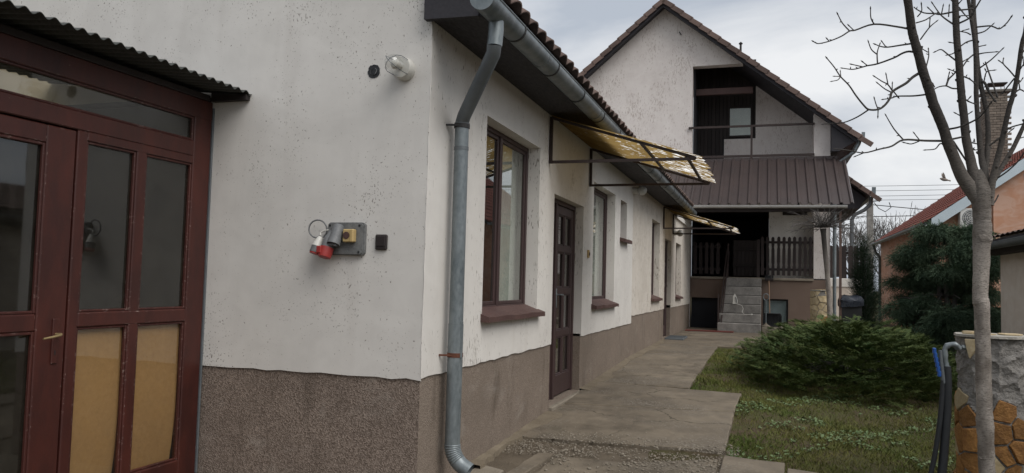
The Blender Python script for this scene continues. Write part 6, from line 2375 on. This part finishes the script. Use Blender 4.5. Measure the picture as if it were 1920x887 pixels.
pol = thing('pollard_tree', 'small top grafted tree with a dense broom of bare twigs before the porch', 'tree', (3.62, 15.3, gz(15)))
mb = MB()
pts = [(3.66, 15.3, -.05), (3.63, 15.3, .6), (3.60, 15.3, 1.2), (3.55, 15.3, 1.8), (3.50, 15.3, 2.3), (3.47, 15.3, 2.68), (3.46, 15.3, 2.80)]
mb.tube(pts, [.075, .066, .06, .056, .055, .06, .075], 12)
mb.build('trunk', 'bark_white', pol, True)
rg = random.Random(12)
mb = MB()
for k in range(95):
    a = rg.uniform(0, 2 * PI)
    e = rg.uniform(.15, 1.15)
    d = np.array((math.cos(a) * math.cos(e), math.sin(a) * math.cos(e), math.sin(e)))
    L = rg.uniform(.35, .95) * (1.0 if e < .8 else .62)
    p = np.array((3.46, 15.3, 2.82)) + d * .03
    pts, rad = [p], [.010]
    for i in range(5):
        d = unit(d + np.array((rg.uniform(-.2, .2), rg.uniform(-.2, .2), rg.uniform(-.26, .10))))
        pts.append(pts[-1] + d * L / 5)
        rad.append(.010 * (1 - .13 * (i + 1)))
        if i in (1, 2, 3) and rg.random() < .8:
            q = unit(d + np.array((rg.uniform(-.7, .7), rg.uniform(-.7, .7), rg.uniform(-.4, .5))))
            e1 = pts[-1] + q * L * .22
            mb.tube([pts[-1], e1, e1 + unit(q + np.array((0, 0, rg.uniform(-.5, .3)))) * L * .18], [.0055, .0048, .004], 4, False)
    mb.tube(pts, rad, 5, False)
mb.build('crown', 'bark_far', pol)

# ================================================================== EVERGREENS
def sprays(base, axis, length, width, n_leaf, rng, flat=.35, droop=0.0, fat=.16):
    """fan-shaped sprays of little pointed scale leaves; all inputs are arrays"""
    N = len(base)
    ax = axis / np.linalg.norm(axis, axis=1, keepdims=True)
    ref = np.tile(np.array((0, 0, 1.)), (N, 1)) + rng.normal(0, .35, (N, 3))
    sd = np.cross(ax, ref)
    sd /= np.linalg.norm(sd, axis=1, keepdims=True) + 1e-9
    nm = np.cross(sd, ax)
    V, T = [], []
    for k in range(n_leaf):
        u = (k + .5) / n_leaf + rng.uniform(-.04, .04, N)
        sgn = np.where(rng.random(N) < .5, -1., 1.) if k == n_leaf - 1 else (1. if k % 2 else -1.)
        u = np.clip(u, 0, 1)[:, None]
        p = base + ax * length[:, None] * u - np.array((0, 0, 1.)) * (droop * length[:, None] * u ** 2)
        spread = (1 - .75 * u)
        tip = p + ax * width[:, None] * .85 + sd * (np.asarray(sgn) * np.ones(N))[:, None] * width[:, None] * spread + nm * rng.normal(0, flat, (N, 1)) * width[:, None]
        w = nm * .08 * width[:, None] + ax * fat * 1.4 * width[:, None]
        V += [p - w * .6, p + w * .6, tip]
    V = np.stack(V, 1).reshape(-1, 3)
    T = np.arange(len(V)).reshape(-1, 3)
    return V, T

def nz2(x, y, s):
    return (np.sin(x * s + 1.3) * np.cos(y * s * 1.1 - .7) + .6 * np.sin(x * s * 2.3 - y * s * 1.9 + 2.1) + .4 * np.cos(x * s * 4.1 + y * s * 3.7))/2.0

jun = thing('juniper_bush', 'wide spreading green juniper bush on the lawn beside the path', 'bush', (3.2, 7.0, gz(7)))
def jun_height(x, y):
    u = (x - 3.25) / 1.52
    v = (y - 7.15) / 2.15
    v = np.where(v < 0, v, v * .95)
    rr = np.sqrt(u ** 2 + v ** 2 + .18 * u * v) * (1 + .13 * nz2(x, y, 2.2))
    h = .76 * np.clip(1 - rr ** 2.4, 0, 1) ** .62 * (1 + .17 * nz2(x + 1, y * .8, 4.6))
    return h, rr
# plumes: arching shoots that fan out of the dome, each carrying many sprays
BS, AX, LN = [], [], []
NP = 1250
px_ = RNG.uniform(1.45, 5.05, NP * 4)
py_ = RNG.uniform(4.7, 9.6, NP * 4)
ph_, pr_ = jun_height(px_, py_)
sel = np.where(pr_ < .99)[0][:NP]
for i in sel:
    cx_, cy_ = px_[i], py_[i]
    o2 = np.array((cx_ - 3.25, (cy_ - 7.15) * .75))
    az = math.atan2(o2[1], o2[0]) + RNG.normal(0, .6)
    el = RNG.uniform(-.02, .42) * (1.15 - .6 * min(1, pr_[i]))
    L = RNG.uniform(.24, .52)
    ax_ = np.array((math.cos(az) * math.cos(el), math.sin(az) * math.cos(el), math.sin(el)))
    depth_ = RNG.random() ** 2.6
    tip = np.array((cx_, cy_, gz(cy_) + max(.05, ph_[i] * (1 - .85 * depth_) + RNG.normal(.02, .035))))
    m_ = int(30 * L / .4)
    t_ = RNG.random(m_) ** .7
    side = np.cross(ax_, (0, 0, 1.))
    side /= np.linalg.norm(side)
    wid = (.020 + .085 * (1 - t_)) * RNG.uniform(-1, 1, m_)
    roll_ = RNG.normal(0, .3)
    P_ = tip - ax_ * (L * (1 - t_))[:, None] + side * wid[:, None] + np.stack([0 * t_, 0 * t_, wid * roll_ - .16 * (1 - t_) ** 2 * L + RNG.normal(0, .006, m_)], 1)
    P_[:, 2] = np.maximum(P_[:, 2], gz(cy_) + .012)
    A_ = ax_ + side * (wid * 8)[:, None] + RNG.normal(0, .12, (m_, 3)) + np.array((0, 0, .12))
    BS.append(P_)
    AX.append(A_)
    LN.append(RNG.uniform(.05, .11, m_))
BS, AX, LN = np.vstack(BS), np.vstack(AX), np.concatenate(LN)
V, T = sprays(BS, AX, LN, RNG.uniform(.020, .034, len(BS)), 9, RNG, .22, 0, .26)
fo = np_object('foliage', V, T, 'leaf_juniper', jun)
mb = MB()
rg = random.Random(6)
for k in range(36):
    a = rg.uniform(0, 2 * PI)
    L = rg.uniform(.5, .85)
    pts = [(3.25 + .1 * math.cos(a), 7.15 + .1 * math.sin(a), gz(7) - .02)]
    for q in (.3, .6, .9):
        xx, yy = 3.25 + 1.45 * L * q * math.cos(a), 7.15 + 2.0 * L * q * math.sin(a)
        hh = float(jun_height(np.array([xx]), np.array([yy]))[0][0])
        pts.append((xx, yy, gz(yy) + max(.04, hh * .35)))
    mb.tube(pts, [.022, .016, .011, .005], 6, False)
mb.build('stems', 'bark_dark', jun)

def cloud_conifer(name, label, loc, blobs, n, stems, leaf, ln, wd, droop, extra=None):
    t = thing(name, label, 'conifer', loc)
    B = np.array([b for b in blobs])
    wts = B[:, 3] * B[:, 4] * B[:, 5]
    idx = RNG.choice(len(B), n, p=wts / wts.sum())
    d = RNG.normal(0, 1, (n, 3))
    d /= np.linalg.norm(d, axis=1, keepdims=True)
    rad = RNG.random(n) ** .38 * (1 + .12 * np.sin(d[:, 0] * 7 + idx) * np.cos(d[:, 2] * 9 + idx * 2))
    base = B[idx, :3] + d * rad[:, None] * B[idx, 3:6]
    ax = d * np.array((1, 1, .45)) + RNG.normal(0, .3, (n, 3))
    ax[:, 2] -= droop
    V, T = sprays(base, ax, RNG.uniform(*ln, n), RNG.uniform(*wd, n), 10, RNG, .3, droop * .6, .24)
    np_object('crown', V, T, leaf, t)
    for s in stems:
        mb = MB()
        mb.tube([q[:3] for q in s], [q[3] for q in s], 8, False)
        mb.build('trunk' if s[0][3] > .03 else 'branch', 'bark_far', t, True)
    return t
rg = random.Random(8)
blobs = []
CX_, CY_ = 5.60, 12.6
for k in range(64):
    a = rg.uniform(0, 6.28)
    zz = rg.uniform(.95, 2.62)
    wmax = .90 * math.sqrt(max(.05, 1 - ((zz - 1.55) / 1.22) ** 2))
    q = rg.uniform(.35, 1.0) * wmax
    blobs.append((CX_ + q * math.cos(a), CY_ + q * math.sin(a), zz, rg.uniform(.14, .36), rg.uniform(.14, .36), rg.uniform(.07, .14)))
for k in range(22):                                               # skirts near the ground
    a = rg.uniform(0, 6.28)
    q = rg.uniform(.7, 1.05)
    blobs.append((CX_ + q * math.cos(a) * 1.05, CY_ + q * math.sin(a), rg.uniform(.35, 1.0), .26, .26, .13))
stems = []
for k in range(6):
    x0 = CX_ + rg.uniform(-.2, .2)
    y0 = CY_ + rg.uniform(-.2, .2)
    stems.append([(x0, y0, -.02, .06), (x0 + rg.uniform(-.1, .1), y0, .8, .05), (x0 + rg.uniform(-.25, .25), y0 + rg.uniform(-.2, .2), 1.8, .03)])
for k in range(26):
    a = rg.uniform(0, 6.28)
    z = rg.uniform(.35, 1.3)
    q = rg.uniform(.6, 1.0)
    stems.append([(CX_, CY_, z, .016), (CX_ + q * .5 * math.cos(a), CY_ + q * .5 * math.sin(a), z + rg.uniform(0, .1), .012), (CX_ + q * math.cos(a), CY_ + q * math.sin(a), z + rg.uniform(-.1, .12), .006)])
cloud_conifer('conifer', 'broad dark green conifer with bare lower branches before the orange house', (CX_, CY_, gz(12.6)), blobs, 36000, stems, 'leaf_conifer', (.12, .26), (.030, .055), .40)
blobs = []
for k in range(40):
    z = .2 + 2.45 * k / 39
    w = .30 * (1 - ((z - 1.0) / 1.75) ** 2 * .8) if z > 1 else .27 + .03 * z
    a = rg.uniform(0, 6.28)
    blobs.append((4.60 + .08 * math.cos(a), 17.2 + .08 * math.sin(a), z, max(.07, w), max(.07, w), .16))
cloud_conifer('columnar_cypress', 'narrow dark columnar cypress right of the rubbish bin', (4.60, 17.2, gz(17)), blobs, 9000, [[(4.6, 17.2, -.02, .05), (4.6, 17.2, 1.2, .04), (4.6, 17.2, 2.5, .015)]], 'leaf_cypress', (.10, .20), (.018, .035), -.55)

# ================================================================== GRASS, GROUND IVY, GRAVEL
def in_lawn(x, y):
    ok = np.ones(len(x), bool)
    for pl, _ in SLABS:
        P = np.array(pl)
        c = np.zeros(len(x), bool)
        for i in range(len(P)):
            a, b = P[i], P[(i + 1) % len(P)]
            cond = ((a[1] > y) != (b[1] > y)) & (x < (b[0] - a[0]) * (y - a[1]) / (b[1] - a[1] + 1e-12) + a[0])
            c ^= cond
        ok &= ~c
    return ok
def ground_z(x, y):
    b = .012 * np.sin(x * 3.1 + y * 1.7) + .01 * np.sin(x * 1.3 - y * 2.9)
    return np.interp(y, GYS, GZS) - .035 + b
N = 230000
y = 1.0 + 11.0 * RNG.random(N) ** 1.6
x = 1.2 + RNG.random(N) * (2.6 + y * .35)
dens = .5 + .5 * nz2(x, y, 1.7) + .35 * nz2(x, y, 5.3)
k = in_lawn(x, y) & (RNG.random(N) < np.clip(dens, .12, 1)) & (x > 1.21) & ~((x < 1.86) & (y < 2.35))
x, y = x[k], y[k]
z = ground_z(x, y)
hh = RNG.uniform(.014, .050, len(x)) * np.where(y > 6, 1.25, 1)
a = RNG.uniform(0, 2 * PI, len(x))
lean = RNG.normal(0, .026, (len(x), 2))
w = RNG.uniform(.0022, .0045, len(x)) * np.where(y > 6, 1.9, 1.3)
B = np.stack([x, y, z - .004], 1)
sd = np.stack([np.cos(a) * w, np.sin(a) * w, 0 * a], 1)
V = np.stack([B - sd, B + sd, B + np.stack([lean[:, 0], lean[:, 1], hh], 1)], 1).reshape(-1, 3)
o = np_object('grass', V, np.arange(len(V)).reshape(-1, 3), 'grass_blade')
tag(o, 'short sparse grass growing on the brown lawn right of the path', 'grass', None, 'stuff')

N = 26000
y = 1.3 + 4.6 * RNG.random(N) ** 1.2
x = 1.85 + RNG.random(N) * 3.2
patch = nz2(x + 3, y - 2, 2.7) + .55 * nz2(x, y, 7.3)
k = in_lawn(x, y) & (patch > .24) & (RNG.random(N) < .5)
x, y = x[k], y[k]
n = len(x)
z = ground_z(x, y) + RNG.uniform(.008, .028, n)
r = RNG.uniform(.009, .018, n)
tilt = RNG.normal(0, .35, (n, 2))
nrm = np.stack([tilt[:, 0], tilt[:, 1], np.ones(n)], 1)
nrm /= np.linalg.norm(nrm, axis=1, keepdims=True)
e1 = np.cross(nrm, np.array((0, 1., 0)))
e1 /= np.linalg.norm(e1, axis=1, keepdims=True)
e2 = np.cross(nrm, e1)
C0 = np.stack([x, y, z], 1)
ring = []
ph = RNG.uniform(0, 6.28, n)
for q in range(6):
    t = ph + q * PI / 3
    rr_ = r * (1 if q else .45)
    ring.append(C0 + e1 * (np.cos(t) * rr_)[:, None] + e2 * (np.sin(t) * rr_)[:, None] + nrm * (.003 if q % 2 else -.001))
V = np.stack([C0] + ring, 1).reshape(-1, 3)
off = (np.arange(n) * 7)[:, None, None]
T = (np.array([[0, 1 + q, 1 + (q + 1) % 6] for q in range(6)])[None] + off).reshape(-1, 3)
o = np_object('ground_ivy', V, T, 'ivy_leaf')
tag(o, 'patches of small round pale green weed leaves in the near lawn', 'weeds', None, 'stuff')

ico = np.array([(0, 0, 1), (.894, 0, .447), (.276, .851, .447), (-.724, .526, .447), (-.724, -.526, .447), (.276, -.851, .447), (.724, .526, -.447), (-.276, .851, -.447), (-.894, 0, -.447), (-.276, -.851, -.447), (.724, -.526, -.447), (0, 0, -1)])
icf = np.array([(0, 1, 2), (0, 2, 3), (0, 3, 4), (0, 4, 5), (0, 5, 1), (1, 6, 2), (2, 7, 3), (3, 8, 4), (4, 9, 5), (5, 10, 1), (6, 7, 2), (7, 8, 3), (8, 9, 4), (9, 10, 5), (10, 6, 1), (11, 7, 6), (11, 8, 7), (11, 9, 8), (11, 10, 9), (11, 6, 10)])
def pebbles(x, y, zf, s):
    n = len(x)
    sc = np.stack([s * RNG.uniform(.7, 1.3, n), s * RNG.uniform(.7, 1.3, n), s * RNG.uniform(.35, .7, n)], 1)
    a = RNG.uniform(0, 6.28, n)
    P = ico[None] * sc[:, None]
    P = P * (1 + RNG.uniform(-.15, .15, (n, 12, 1)))
    ca, sa = np.cos(a)[:, None], np.sin(a)[:, None]
    X = P[:, :, 0] * ca - P[:, :, 1] * sa + x[:, None]
    Y = P[:, :, 0] * sa + P[:, :, 1] * ca + y[:, None]
    Z = P[:, :, 2] + zf[:, None]
    V = np.stack([X, Y, Z], 2).reshape(-1, 3)
    T = (icf[None] + (np.arange(n) * 12)[:, None, None]).reshape(-1, 3)
    return V, T
N = 3400
x = RNG.uniform(.05, 1.95, N)
y = 1.0 + RNG.normal(.75, .38, N) + .12 * x
k = (y > .3) & (y < 2.45) & ((nz2(x, y, 4.0) > -.35) | (RNG.random(N) < .15)) & ~((x < .45) & (y < 1.5))
x, y = x[k], y[k]
s = RNG.choice([.004, .006, .009, .014], len(x), p=[.4, .35, .2, .05])
V, T = pebbles(x, y, np.interp(y, GYS, GZS) + np.where(y > 2.05, .012, -.008) + s * .2, s)
N2 = 1500
x2, y2 = RNG.uniform(.1, 1.8, N2), 2.2 + RNG.random(N2) ** 1.5 * 8
s2 = RNG.uniform(.002, .006, N2)
x2 = np.where(y2 > 5.4, x2 * .65, x2)
V2, T2 = pebbles(x2, y2, np.interp(y2, GYS, GZS) + .011, s2)
o = np_object('gravel', np.vstack([V, V2]), np.vstack([T, T2 + len(V)]), 'pebble')
tag(o, 'loose pebbles and grit strewn over the broken near end of the path', 'gravel', None, 'stuff')
